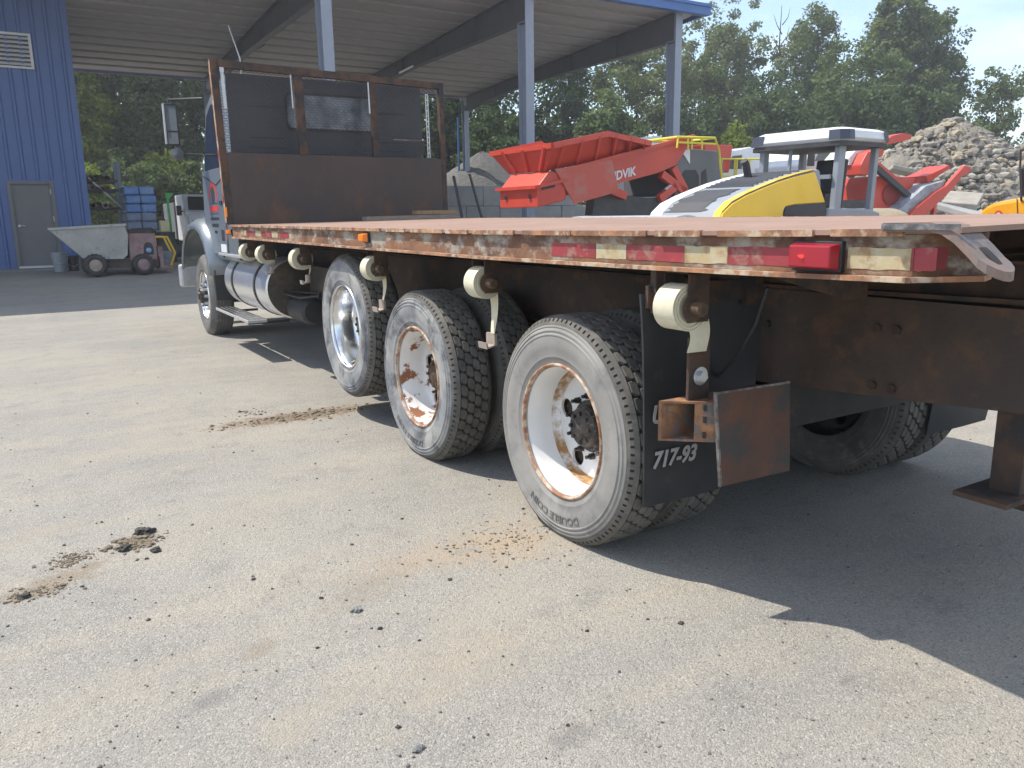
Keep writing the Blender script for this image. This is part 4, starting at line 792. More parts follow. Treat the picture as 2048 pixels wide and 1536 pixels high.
MB().box(e0[0], e1[0], Y0-.36, Y0+.36, e1[1], e0[1]).obj('engine_cover', 'buggy_red', bg_, bevel=.02)
c0_ = Yp(293, 497); MB().pry([(c0_[0]+.11*math.cos(a), c0_[1]+.16*math.sin(a)) if math.sin(a) > 0 else (c0_[0]+.11*(1 if math.cos(a) > 0 else -1), c0_[1]-.13) for a in np.linspace(-.02, PI+.02, 12)], Y0-.366, Y0-.361).obj('air_opening', 'black_plastic', bg_)
MB().lathe([(.001, -.02), (.05, -.01), (.06, .0)], 14, (c0_[0], Y0-.37, c0_[1]-.03), 'y').obj('fan_cap', 'blue_wrap', bg_)
f0, f1 = Yp(160, 519), Yp(318, 532); MB().box(f0[0], f1[0], Y0-.25, Y0+.25, f1[1], f0[1]+.02).obj('chassis', 'buggy_dark', bg_)
MB().box(Yp(318, 520)[0]-.02, Yp(340, 520)[0], Y0-.3, Y0+.3, bz+.12, bz+.17).box(Yp(312, 500)[0], Yp(322, 500)[0], Y0-.25, Y0+.25, bz+.1, bz+.62).obj('operator_step', 'buggy_red', bg_)
for (wx, r_, rm) in ((Yp(190, 543)[0], .25, 'hub_beige'), (Yp(284, 541)[0], .235, 'buggy_red')):
    for s in (-1, 1):
        yo = Y0+s*.36
        o = MB().lathe([(.001, s*.10), (.06, s*.11), (.10, s*.09), (.125, s*.10), (.135, s*.09)], 24, (wx, yo, bz+r_), 'y').obj('wheel', rm, bg_, smooth=40)
        m = MB().lathe([(.13, s*.085), (.15, s*.105), (r_-.05, s*.11), (r_-.015, s*.09), (r_, s*.06), (r_, -s*.06), (r_-.02, -s*.1), (.13, -s*.1)], 28, (wx, yo, bz+r_), 'y')
        for k in range(18): a = 2*PI*k/18; m.obox((wx+r_*math.cos(a), yo, bz+r_+r_*math.sin(a)), (.012*math.cos(a), 0, .012*math.sin(a)), (-.018*math.sin(a), 0, .018*math.cos(a)), (0, .08, 0)) if math.sin(a) > -.93 else None
        m.obj('tyre', 'black_plastic', o, smooth=40)
m = MB(); hx = Yp(252, 455)[0]; m.tube([(hx, Y0-.2, e0[1]), (hx+.1, Y0-.2, e0[1]+.1), (hx+.5, Y0-.2, e0[1]+.12), (hx+.62, Y0-.2, e0[1]+.02)], .02, 8).box(hx+.05, hx+.6, Y0-.15, Y0+.15, e0[1], e0[1]+.07); m.obj('control_console', 'buggy_dark', bg_)
# buckets
def bucket(label, px, py, Y, h, r_, m_='bucket_plastic'):
    p = onY(px, py, Y); z = gz(0, Y) if Y < 23 else .318
    t = thing('bucket', label, 'bucket', (p.x, Y, z), 'buckets near the blue building')
    MB().lathe([(.001, .0), (r_*.84, .0), (r_, h), (r_*1.06, h), (r_*1.06, h-.03), (r_*1.0, h-.03), (r_*1.0, h-.05), (r_*1.05, h-.05), (r_*1.05, h-.07), (r_*.985, h-.07)], 24, (p.x, Y, z), 'z').lathe([(r_*.97, h), (r_*.82, .02), (.001, .02)], 24, (p.x, Y, z), 'z').obj('shell', m_, t, smooth=35)
    MB().tube([(p.x-r_*1.07, Y, z+h-.06), (p.x-r_*.9, Y-r_*.7, z+h-.2), (p.x, Y-r_*1.1, z+h-.26), (p.x+r_*.9, Y-r_*.7, z+h-.2), (p.x+r_*1.07, Y, z+h-.06)], .005, 6).obj('handle', 'galv', t)
bucket('grey plastic bucket standing beside the door by the dump hopper', 124, 553, 22.2, .46, .17)
bucket('dark bucket tucked between the grey bucket and the buggy tyre', 150, 553, 22.35, .36, .13, 'black_plastic')
bucket('pale bucket standing behind the buggy by the yellow rail', 336, 528, 22.3, .40, .15)
# yellow bent rail
p = [onY(309, 474, 22.0), onY(334, 474, 22.0), onY(350, 505, 22.0), onY(341, 536, 22.0)]; p[3].z = gz(0, 22)
t = thing('yellow_rail', 'bent yellow steel tube rail standing behind the buggy', 'rail', p[3]); q = [v+Vector((0, .6, 0)) for v in p]
MB().tube(p, .03, 8).obj('rail_tube', 'yellow_paint', t, smooth=60); MB().tube(q, .03, 8).obj('rail_tube', 'yellow_paint', t, smooth=60); MB().tube([p[0], q[0]], .03, 8).obj('cross_tube', 'yellow_paint', t); MB().tube([Vector((p[0].x, p[0].y, p[0].z)), Vector((p[0].x, p[0].y, gz(0, 22)))], .03, 8).tube([q[0], Vector((q[0].x, q[0].y, gz(0, 22.6)))], .03, 8).obj('post', 'yellow_paint', t)
# pipe rack
YRK = 27.5; xa, xb = onY(176, 400, YRK).x-.3, onY(243, 400, YRK).x; zt = onY(235, 322, YRK).z
rk = thing('pipe_rack', 'grey steel storage rack with diagonal brace and loose pipes', 'rack', ((xa+xb)/2, YRK, .3))
for x_ in (xa, xb):
    for y_ in (YRK, YRK+.9): MB().box(x_-.04, x_+.04, y_-.04, y_+.04, .3, zt).obj('post', 'column_paint', rk)
lv_ = [onY(200, v, YRK).z for v in (362, 381, 417)]+[.9]
for z_ in lv_:
    for y_ in (YRK-.045, YRK+.945): MB().box(xa+.05, xb-.05, y_-.02, y_+.02, z_-.04, z_+.04).obj('shelf_beam', 'beam_dark', rk)
    MB().box(xa+.05, xb-.05, YRK, YRK+.9, z_-.02, z_).obj('shelf', 'dark_rust', rk)
MB().bar((xa, YRK-.05, zt-.1), (xb, YRK-.05, onY(243, 417, YRK).z), .03, .05).obj('brace', 'galv', rk)
rr = random.Random(5)
for z_ in lv_:
    for k in range(5): x_ = xa+.15+.15*k+rr.uniform(-.03, .03); r_ = rr.uniform(.05, .10); tag(MB().lathe([(r_, YRK-.15), (r_, YRK+1.1), (r_*.8, YRK+1.1), (r_*.8, YRK-.15)], 12, (x_+.12, 0, z_+r_+.001), 'y', True).obj('pipe', rr.choice(['dark_rust', 'buggy_red', 'galv', 'tank_dirty']), smooth=40), 'short dull pipe lying on a shelf of the storage rack', 'pipe', 'pipes on the rack')
# wrapped pallet stack
YPL = 26.0; pa_, pb_ = onY(246, 372, YPL), onY(317, 452, YPL)
pl_ = thing('wrapped_pallet', 'tall stack of blue bags wrapped in stretch film on a pallet', 'pallet', ((pa_.x+pb_.x)/2, YPL+.4, .3))
zb_ = .44; n = 8
for i in range(n):
    z0, z1 = zb_+(pa_.z-zb_)*i/n, zb_+(pa_.z-zb_)*(i+1)/n; rr = random.Random(i); dx = rr.uniform(-.035, .035)
    for k in range(2):
        xa_, xb_ = pa_.x+dx+(pb_.x-pa_.x)*k/2, pa_.x+dx+(pb_.x-pa_.x)*(k+1)/2
        MB().box(xa_+.004, xb_-.004, YPL+rr.uniform(0, .05), YPL+.95, z0+.006, z1-.004).obj('bag_layer', 'blue_wrap' if i > 4 else 'grey_wrap', pl_, bevel=.05)
for k in range(5): y_ = YPL+.04+.2*k; MB().box(pa_.x, pb_.x, y_, y_+.12, .415, .435).obj('pallet_board', 'pallet_wood', pl_)
for k in range(3): x_ = pa_.x+.05+(pb_.x-pa_.x-.15)*k/2; MB().box(x_, x_+.08, YPL+.04, YPL+.96, .301, .414).obj('pallet_bearer', 'pallet_wood', pl_)
# green chute post and cream jug
YG = 25.0; a, c, e = onY(330, 386, YG), onY(345, 390, YG), onY(341, 442, YG)
gm = thing('green_loader_post', 'bright green tapered steel post of a small loader', 'machine', (e.x, YG, .3))
MB().poly([a, onY(346, 386, YG), c, onY(337, 398, YG), onY(343, 442, YG), Vector((e.x+.02, YG, .75)), Vector((e.x-.06, YG, .75)), onY(338, 442, YG), onY(333, 398, YG)], (0, .06, 0)).obj('post', 'green_paint', gm)
MB().box(e.x-.4, e.x+.5, YG+.02, YG+.6, .42, .76).obj('base', 'dark_steel', gm, bevel=.03)
for s in (-.3, .35): MB().lathe([(.001, -.08), (.16, -.08), (.18, -.05), (.18, .05), (.16, .08), (.001, .08)], 20, (e.x+s, YG-.07, .48), 'y').obj('wheel', 'black_plastic', gm, smooth=40)
j0, j1 = onY(319, 441, YG-.5), onY(341, 464, YG-.5)
jt = thing('plastic_jug', 'cream plastic jug on a dark drum beside the green post', 'jug', ((j0.x+j1.x)/2, YG-.36, j1.z)); jx = (j0.x+j1.x)/2
MB().box(j0.x, j1.x, YG-.5, YG-.22, j1.z, j0.z).obj('body', 'jug_plastic', jt, bevel=.04); MB().cyl((jx, YG-.36, j0.z), (jx, YG-.36, j0.z+.05), .035, 12).obj('cap', 'black_plastic', jt)
dm = thing('steel_drum', 'dark steel drum under the cream plastic jug', 'drum', (jx, YG-.36, .3))
MB().lathe([(.001, .3), (.26, .3), (.26, .58), (.272, .60), (.26, .62), (.26, j1.z-.05), (.272, j1.z-.03), (.26, j1.z), (.24, j1.z-.003), (.001, j1.z-.003)], 28, (jx, YG-.36, 0), 'z').obj('shell', 'dark_steel', dm, smooth=35)
MB().lathe([(.262, .82), (.274, .84), (.262, .86)], 28, (jx, YG-.36, 0), 'z').obj('hoop', 'dark_steel', dm)
# white service truck behind
YS = 29.0; a, c = onY(364, 387, YS), onY(415, 450, YS); x0 = a.x
st = thing('service_truck', 'white service truck with grey tool body parked under the canopy', 'truck', (x0+1, YS+2, .3))
MB().box(x0+.05, x0+2.0, YS+2.2, YS+4.6, .8, a.z-.25).obj('tool_body', 'grey_panel', st, bevel=.02)
MB().prx([(YS, .75), (YS+2.15, .75), (YS+2.15, a.z), (YS+.9, a.z), (YS+.35, 1.75), (YS, 1.65)], x0+.1, x0+1.95).obj('cab', 'vehicle_white', st, bevel=.05)
MB().box(x0+.25, x0+1.8, YS-.02, YS-.003, .95, 1.45).obj('grille', 'black_plastic', st); MB().box(x0+.02, x0+2.03, YS-.14, YS-.03, .62, .84).obj('bumper', 'galv', st)
MB().poly([(x0+.22, YS+.36, 1.80), (x0+1.83, YS+.36, 1.80), (x0+1.75, YS+.84, a.z-.09), (x0+.30, YS+.84, a.z-.09)], (0, -.02, .012)).obj('windscreen', 'dark_glass', st)
for s in (0, 1):
    for yy in (YS+.75, YS+3.7): xw = x0+.12 if s == 0 else x0+1.75; MB().lathe([(.001, 0), (.2, 0), (.34, .01), (.38, .05), (.38, .2), (.34, .24), (.001, .24)], 24, (xw-.05, yy, .68), 'x').obj('wheel', 'black_plastic', st, smooth=40)
    xm = x0-.12 if s == 0 else x0+1.99; MB().box(xm, xm+.16, YS+.6, YS+.7, 1.62, 1.95).obj('mirror', 'black_plastic', st, bevel=.02); MB().box(min(xm+.15, x0+1.93), max(xm+.01, x0+.12), YS+.64, YS+.66, 1.74, 1.78).obj('mirror_arm', 'black_plastic', st)
# ================================================================== BLOCK BAY AND GRAVEL
YB = 28.0; xa, xb = onY(898, 400, YB).x, onY(1200, 400, YB).x; ztop = onY(1000, 372, YB).z
bwl = thing('block_wall', 'grey concrete block wall holding back dark gravel', 'wall', ((xa+xb)/2, YB+.35, .3))
nr = 3; bh = (ztop-.3)/nr; Lb = 1.5; blk = {}
for r_ in range(nr):
    x = xa-(.75 if r_ % 2 else 0); k = 0
    while x < xb+.2:
        jj = random.uniform(-.02, .02); L_ = Lb if not (x < xa) else Lb/2; x0 = max(x, xa); x1 = x+Lb
        if r_ == nr-1 and x1 > xb-.6: break
        MB().box(x0+.008, x1-.008, YB+jj, YB+.7+jj, .3+r_*bh+.006, .3+(r_+1)*bh-.004).obj('block', 'concrete', bwl, bevel=.02); x = x1
def mound(name, label, cx, cy, z0, h, rx, ry, m_, seed, nr_=28, na=64, power=1.0, rough=.25, lobes=()):
    rg = random.Random(seed); ph = [(rg.uniform(0, 6.28), rg.uniform(0, 6.28), rg.uniform(.5, 2.2), rg.uniform(.5, 2.2)) for _ in range(10)]
    def nz(x, y): return sum(math.sin(a*x+p)*math.sin(b_*y+q) for p, q, a, b_ in ph)/5
    def hz_(x, y):
        d = math.hypot((x-cx)/rx, (y-cy)/ry); v = max(0, 1-d**power)*h
        for (lx, ly, lh, lr) in lobes: v = max(v, max(0, 1-math.hypot(x-lx, y-ly)/lr)*lh)
        return v
    vs = []; fs = []; R_ = 1.25
    for i in range(nr_+1):
        for k in range(na):
            t = R_*i/nr_; a = 2*PI*k/na; x, y = cx+rx*t*math.cos(a), cy+ry*t*math.sin(a); hh_ = hz_(x, y); vs.append((x, y, z0-.05+hh_+(nz(x, y)*rough+rg.uniform(-1, 1)*rough*.35)*min(1, hh_)))
    for i in range(nr_):
        for k in range(na): fs.append((i*na+k, i*na+(k+1) % na, (i+1)*na+(k+1) % na, (i+1)*na+k))
    m = MB(); m.add(vs, fs); t_ = thing(name, label, 'pile', (cx, cy, z0)); m.obj('heap', m_, t_, smooth=80); return t_, hz_
mound('gravel_pile', 'dark gravel heaped behind the concrete block wall', (xa+xb)/2+.8, YB+5.2, .3, onY(985, 335, YB+4).z+.5, 6.2, 4.4, 'gravel_dark', 4, power=1.2, rough=.12)
for k, (p0, p1) in enumerate((((907, 352), (921, 420)), ((939, 348), (964, 438)))):
    a, c = onY(*p0, YB-.12), onY(*p1, YB-.6); d = (c-a)/(c-a).length; c = a+d*((a.z-.31)/max(-d.z, .1))
    tag(MB().bar(a, c, .10, .05).obj('leaning_plank', 'dark_steel'), ('short', 'long')[k]+' dark plank leaning against the concrete block wall', 'plank')

# ================================================================== RED SCREENER WITH LETTERED BOOM
SV = Frame(1108, 15.6, 1480, 18.4)
sv = thing('red_screener', 'red tracked rock screener with flared feed hopper and white lettering', 'machine', SV.w(1.8, .9, 0))
def fpoly(fr_, pts, o0, o1, name, m_, parent, bevel=0, base=None, smooth=None):
    P_ = [fr_.pt(x, y, o0 if base is None else base) for x, y in pts]
    if base is not None: P_ = [p+fr_.n*(o0-base) for p in P_]
    return MB().poly(P_, fr_.n*(o1-o0)).obj(name, m_, parent, bevel=bevel, smooth=smooth)
W = 2.0
def lofted(rim, bot, name, m_, parent, fr_):         # open tub from rim loop to bottom loop with wall thickness
    m = MB(); n = len(rim); m.add(list(rim)+list(bot), [(i, (i+1) % n, n+(i+1) % n, n+i) for i in range(n)]+[tuple(range(n, 2*n))]); o = m.obj(name, m_, parent); s_ = o.modifiers.new('solid', 'SOLIDIFY'); s_.thickness = .04; s_.offset = 0; return o
rimN = [SV.pt(1108, 291, 0), SV.pt(1215, 269, 0), SV.pt(1268, 284, 0)]; rimN = [SV.pt(1106, 291, -.1), SV.pt(1214, 268, -.1), SV.pt(1300, 287, -.05)]
rimF = [p+SV.n*(W+.2) for p in rimN]
rimF[0].z -= .0
botN = [SV.pt(1092, 340, .35), SV.pt(1205, 318, .35), SV.pt(1300, 296, .35)]; botF = [p+SV.n*(W-.7) for p in botN]
lofted(rimN+rimF[::-1], botN+botF[::-1], 'feed_hopper', 'red_paint', sv, SV)
for k in range(6):
    t = (k+.5)/6*2; i = int(t); f_ = t-i; a = rimN[i].lerp(rimN[i+1], f_); c = botN[i].lerp(botN[i+1], f_); MB().bar(a-SV.n*.05, c-SV.n*.05, .07, .05, up=SV.n).obj('hopper_rib', 'red_paint', sv)
for k in range(3):
    f_ = (k+.3)/3; a = rimN[0].lerp(rimF[0], f_); c = botN[0].lerp(botF[0], f_); MB().bar(a-SV.a*.05, c-SV.a*.05, .07, .05, up=SV.a).obj('hopper_rib', 'red_paint', sv)
MB().bar(rimN[0], rimN[1], .1, .1).bar(rimN[1], rimN[2], .1, .1).bar(rimN[0], rimF[0], .1, .1).bar(rimF[0], rimF[1], .1, .1).obj('hopper_lip', 'red_paint', sv)
fpoly(SV, [(1075, 374), (1099, 342), (1132, 346), (1132, 400), (1075, 415)], .2, 1.55, 'chute_box', 'red_paint', sv, .02)
fpoly(SV, [(1084, 374), (1110, 368), (1110, 374), (1084, 380)], .185, .199, 'chute_slot', 'black_plastic', sv)
MB().bar(SV.pt(1072, 374, .16), SV.pt(1134, 360, .16), .05, .06).bar(SV.pt(1073, 374, .16), SV.pt(1073, 374, .16)+SV.n*1.45, .05, .06).obj('chute_flange', 'red_paint', sv)
for k in (.25, 1.1): MB().cyl(SV.pt(1074, 393, .2)+SV.n*k-SV.a*.02, SV.pt(1074, 393, .2)+SV.n*k-SV.a*.0, .04, 10).obj('chute_bolt', 'black_plastic', sv)
for off in (0.0, W-.5):
    fpoly(SV, [(1118, 345), (1205, 320), (1352, 277), (1388, 275), (1352, 330), (1315, 346), (1240, 366), (1130, 392)], off+.25, off+.31, 'boom_plate', 'red_paint', sv)
fpoly(SV, [(1130, 362), (1350, 298), (1352, 304), (1132, 368)], .32, W-.26, 'boom_belt', 'belt_grey', sv)
MB().bar(SV.pt(1120, 343, .22), SV.pt(1388, 272, .22), .08, .07).obj('boom_flange', 'red_paint', sv)
wp = fpoly(SV, [(1110, 338), (1224, 320), (1238, 383), (1149, 408)], .17, .19, 'wear_plate', 'red_worn', sv)
# white lettering on the boom
vs, fs = text_geo('SANDVIK', .245, .006, .006, .86); p0 = SV.pt(1199, 369, .225); p1 = SV.pt(1273, 349.5, .225); ex = (p1-p0); wd = max(v[0] for v in vs); ex = ex/wd
ey = Vector((0, 0, 1))*1.0
m = MB(); m.add([p0+ex*x+ey*y-SV.n*(z-.015) for x, y, z in vs], fs); m.obj('boom_lettering', 'machine_white', sv)
fpoly(SV, [(1352, 332), (1356, 318), (1372, 296), (1440, 302), (1447, 330), (1447, 390), (1350, 390)], .3, W, 'engine_housing', 'grey_panel', sv, .03)
fpoly(SV, [(1362, 300), (1380, 299), (1380, 328)], .28, .299, 'housing_stripe', 'machine_white', sv)
fpoly(SV, [(1362, 352), (1372, 340), (1392, 340), (1398, 352), (1398, 378), (1362, 378)], .285, .299, 'housing_vent', 'black_plastic', sv); fpoly(SV, [(1404, 345), (1412, 338), (1416, 376), (1404, 378)], .285, .299, 'housing_vent', 'black_plastic', sv)
fpoly(SV, [(1408, 288), (1466, 290), (1458, 345), (1420, 345)], .9, 2.0, 'rear_hopper', 'red_paint', sv, .02)
fpoly(SV, [(1190, 386), (1395, 404), (1400, 450), (1185, 430)], .35, .6, 'chassis_beam', 'dark_steel', sv); fpoly(SV, [(1190, 386), (1395, 404), (1400, 450), (1185, 430)], 1.4, 1.65, 'chassis_beam', 'dark_steel', sv)
for a_, c_ in (((1322, 348), (1392, 402)), ((1345, 335), (1368, 380)), ((1318, 398), (1350, 372)), ((1200, 372), (1250, 392))): MB().bar(SV.pt(*a_, .3), SV.pt(*c_, .3), .12, .16).obj('strut', 'red_paint', sv)
MB().cyl(SV.pt(1330, 380, .28), SV.pt(1352, 362, .28), .035, 10).obj('hydraulic_ram', 'galv', sv)
for off in (.1, W-.55):                              # crawler tracks
    al0, al1 = SV.loc(1170, 430)[0], SV.loc(1420, 430)[0]; pr = [(al0+.4*(1-math.cos(a)) if False else al0+.4-.4*math.sin(a), .4-.4*math.cos(a)) for a in np.linspace(0, PI, 9)]+[(al1-.4+.4*math.sin(a), .4+.4*math.cos(a)) for a in np.linspace(0, PI, 9)]
    MB().poly([SV.w(x, off, z) for x, z in pr], SV.n*.45).obj('track', 'black_plastic', sv)
fpoly(SV, [(1230, 395), (1340, 395), (1340, 470), (1230, 470)], .7, 1.4, 'power_pack', 'dark_steel', sv)
# yellow walkway rails of the screener
m = MB(); q = [SV.pt(1354, 296, .1), SV.pt(1356, 274, .1), SV.pt(1430, 276, .1), SV.pt(1438, 300, .1), SV.pt(1444, 362, .1)]
m.tube(q, .028, 6); q2 = [p+SV.n*1.0 for p in q[:4]]; m.tube(q2, .028, 6)
for x_ in (1376, 1384, 1404): m.tube([SV.pt(x_, 275, .1), SV.pt(x_, 299, .1)], .022, 6)
m.tube([SV.pt(1356, 285, .1), SV.pt(1432, 288, .1)], .022, 6).tube([q[1], q2[1]], .028, 6).tube([q[2], q2[2]], .028, 6); m.obj('guard_rail', 'rail_yellow', sv, smooth=60)
# ladder platform behind
GP = Frame(1440, 19.2, 1570, 20.2); gp = thing('access_platform', 'yellow tube guard rails round a small access platform', 'platform', GP.w(.6, .4, 0))
for off in (0, .9):
    m = MB()
    for x_ in (1444, 1470, 1474, 1496, 1500, 1522): pp = GP.pt(x_, 318, off); m.tube([pp, Vector((pp.x, pp.y, .9))], .022, 6)
    for y_ in (318, 352): m.tube([GP.pt(1444, y_, off), GP.pt(1530, y_, off)], .022, 6)
    m.obj('guard_rail', 'rail_yellow', gp, smooth=60)
MB().poly([GP.w(-.2, -.05, .84), GP.w(1.3, -.05, .84), GP.w(1.3, 1.0, .84), GP.w(-.2, 1.0, .84)], (0, 0, .05)).obj('platform_floor', 'dark_steel', gp)
for al, off in ((-.1, 0), (1.2, 0), (-.1, .9), (1.2, .9)): MB().bar(GP.w(al, off, 0), GP.w(al, off, .84), .08, .08).obj('leg', 'dark_steel', gp)

# ================================================================== WHITE AND YELLOW ROLLER
RO = Frame(1437, 10.6, 1705, 12.4)
ro_ = thing('soil_roller', 'soil roller with yellow side panel, grey hood and white striped canopy', 'roller', RO.w(1.2, .7, 0))
side = [(1437, 442), (1444, 424), (1463, 404), (1492, 388), (1524, 374), (1556, 361), (1590, 350), (1642, 337)]
tl = [RO.loc(x, y) for x, y in side]; HWD = 1.28
body = [(a, z) for a, _, z in tl]+[(tl[-1][0]+.12, tl[-1][2]-.6), (tl[-1][0]+.12, .75), (tl[0][0], .75)]
MB().poly([RO.w(a, 0, z) for a, z in body], RO.n*HWD).obj('hood', 'machine_grey', ro_, bevel=.05)
yp = [(1440, 442), (1447, 426), (1466, 407), (1494, 391), (1526, 377), (1558, 364), (1590, 354), (1631, 344), (1651, 405), (1620, 407), (1590, 409), (1572, 413), (1567, 422), (1566, 520), (1440, 520)]
fpoly(RO, yp, -.025, .02, 'side_panel', 'yellow_paint', ro_, .015)
fpoly(RO, [(1572, 414), (1590, 410), (1650, 406), (1656, 440), (1566, 440)], -.02, .03, 'wheel_arch', 'peeled_black', ro_)
def topstrip(i0, i1, o0, o1, name, m_, lift=.006, jag=0):
    rr = random.Random(2); m = MB(); vs = []; pp = []
    for i in range(i0, i1):
        for k in range(5): t = k/5; pp.append((tl[i][0]*(1-t)+tl[i+1][0]*t, tl[i][2]*(1-t)+tl[i+1][2]*t))
    for (a, z) in pp: vs += [RO.w(a, o0+rr.uniform(-jag, jag), z+lift), RO.w(a, o1+rr.uniform(-jag, jag), z+lift)]
    m.add(vs, [(2*i, 2*i+1, 2*i+3, 2*i+2) for i in range(len(pp)-1)]); return m.obj(name, m_, ro_)
topstrip(0, 7, HWD-.24, HWD-.01, 'white_stripe', 'machine_white', .008); topstrip(0, 7, .0, .12, 'yellow_edge', 'yellow_paint', .007)
topstrip(1, 4, .32, HWD-.30, 'peeled_panel', 'peeled_black', .009, .07)
for k in range(9):
    t = 4.2+k*.3; i = int(t); f_ = t-i; a = tl[i][0]*(1-f_)+tl[i+1][0]*f_; z = tl[i][2]*(1-f_)+tl[i+1][2]*f_; MB().bar(RO.w(a, .2, z+.012), RO.w(a, HWD-.26, z+.012), .03, .02).obj('hood_slat', 'grey_panel', ro_)
c0_ = RO.w(tl[0][0]-.012, HWD*.5, tl[0][2]-.04); m = MB(); m.poly([c0_+RO.n*.10*math.cos(a)+Vector((0, 0, .09*math.sin(a))) for a in np.linspace(0, 2*PI, 18, False)], -RO.a*.01).obj('badge', 'machine_white', ro_)
m = MB(); m.poly([c0_-RO.a*.012+RO.n*.075*math.cos(a)+Vector((0, 0, .07*math.sin(a))) for a in np.linspace(0, 2*PI, 18, False)], -RO.a*.004).obj('badge_centre', 'paint_red', ro_)
e0 = RO.pt(1500, 376, .75); e1 = RO.pt(1492, 330, .75); MB().tube([e0, e1, e1+Vector((0, 0, .06))-RO.a*.05], .055, 12).obj('exhaust_pipe', 'black_plastic', ro_, smooth=50)
# canopy with posts
RB = .0
pN = RO.loc(1686, 266, -.12); aF = pN[0]; zR = pN[2]-.10; aR = aF+1.25; WN, WFa = -.14, 1.50
rf = [(aF-.02, WN+.06), (aF+.10, WN-.02), (aR-.15, WN-.02), (aR, WN+.1), (aR+.02, WFa-.12), (aR-.12, WFa), (aF+.08, WFa), (aF-.05, WFa-.15)]
m = MB(); n = len(rf); vs = []
for z, s in ((zR, .97), (zR+.05, 1.03), (zR+.15, 1.0), (zR+.20, .86)):
    ca, cb = (aF+aR)/2, (WN+WFa)/2; vs += [RO.w(ca+(a-ca)*s, cb+(o_-cb)*s, z) for a, o_ in rf]
m.add(vs, [tuple(range(n)), tuple(range(4*n-1, 3*n-1, -1))]+[(L_*n+i, L_*n+(i+1) % n, (L_+1)*n+(i+1) % n, (L_+1)*n+i) for L_ in range(3) for i in range(n)]); cn = m.obj('canopy_roof', 'machine_white', ro_, smooth=40)
for a_, b_ in ((0, 1), (2, 3), (6, 7), (4, 5)):      # dark corner caps
    ca, cb = (aF+aR)/2, (WN+WFa)/2; q = []
    for z, s in ((zR+.03, 1.04), (zR+.155, 1.015)): q += [RO.w(ca+(rf[i][0]-ca)*s, cb+(rf[i][1]-cb)*s, z) for i in (a_, b_)]
    pa_, pb_ = rf[(a_-1) % n], rf[(b_+1) % n]; A_, B_ = rf[a_], rf[b_]; e1_ = (A_[0]+(pa_[0]-A_[0])*.12, A_[1]+(pa_[1]-A_[1])*.12); e2_ = (B_[0]+(pb_[0]-B_[0])*.12, B_[1]+(pb_[1]-B_[1])*.12)
    ring = [e1_, A_, B_, e2_]; vs = []
    for z, s in ((zR+.02, 1.035), (zR+.16, 1.012)): vs += [RO.w(ca+(a-ca)*s, cb+(o_-cb)*s, z) for a, o_ in ring]
    MB().add(vs, [(i, i+1, 5+i, 4+i) for i in range(3)]).obj('corner_cap', 'navy_plastic', cn)
MB().poly([RO.w(a, o_, zR-.005) for a, o_ in rf], (0, 0, -.06)).obj('canopy_liner', 'dark_steel', ro_)
m0 = RO.loc(1672, 440, -.05); 
for (at_, ab, o_, wd) in ((aF+.16, m0[0], .0, .16), (aR-.14, aR-.22, .02, .10), (aF+.12, m0[0], HWD+.02, .13), (aR-.14, aR-.22, HWD, .10)):
    MB().bar(RO.w(at_, o_, zR-.03), RO.w(ab, o_, .95), wd, .09, up=RO.n).obj('canopy_post', 'machine_grey', ro_, bevel=.01)
MB().bar(RO.w(aF+.02, .05, 1.95), RO.w(aF+.02, HWD-.05, 1.95), .05, .06).bar(RO.w(aF+.05, HWD*.62, 1.9), RO.w(aF+.09, HWD*.62, zR-.05), .04, .04).obj('screen_frame', 'machine_grey', ro_)
MB().poly([RO.w(m0[0]-.35, -.06, .75), RO.w(aR, -.06, .75), RO.w(aR, -.06, 1.42), RO.w(aR-.3, -.06, 1.48), RO.w(m0[0]-.2, -.06, 1.5)], RO.n*(HWD+.12)).obj('platform_body', 'machine_grey', ro_, bevel=.03)
MB().poly([RO.w(aF+.45, .4, 1.5), RO.w(aF+.95, .4, 1.5), RO.w(aF+1.05, .4, 2.25), RO.w(aF+.92, .4, 2.25), RO.w(aF+.85, .4, 1.75), RO.w(aF+.45, .4, 1.72)], RO.n*.5).obj('seat', 'black_plastic', ro_, bevel=.03)
MB().bar(RO.w(aF+.18, .65, 1.5), RO.w(aF+.28, .65, 2.0), .25, .14).lathe([(.17, -.015), (.20, 0), (.17, .015)], 20, tuple(RO.w(aF+.33, .65, 2.04)), 'z', True).obj('steering_console', 'black_plastic', ro_, smooth=40)
MB().box(0, .001, 0, .001, 0, .001)
for o_ in (-.28, HWD-.12):
    tyc = RO.w(1.45, o_+.2, .70); m = MB(); vs = []; k = 28
    prof_ = [(.30, -.2), (.6, -.22), (.68, -.18), (.72, -.08), (.72, .08), (.68, .18), (.6, .22), (.30, .2)]
    for i in range(k):
        a = 2*PI*i/k
        for (r_, t) in prof_: vs.append(tyc+RO.n*t+RO.a*(r_*.98*math.cos(a))+Vector((0, 0, r_*.97*math.sin(a))))
    m.add(vs, [(i*8+j, ((i+1) % k)*8+j, ((i+1) % k)*8+j+1, i*8+j+1) for i in range(k) for j in range(7)]); m.obj('tyre', 'black_plastic', ro_, smooth=40)
    m = MB(); m.poly([tyc+RO.n*(-.1)+RO.a*(.3*math.cos(a))+Vector((0, 0, .3*math.sin(a))) for a in np.linspace(0, 2*PI, 20, False)], RO.n*.2).obj('rim', 'yellow_paint', ro_)
dc_ = RO.w(-1.0, -.35, .72); m = MB(); k = 36; vs = []
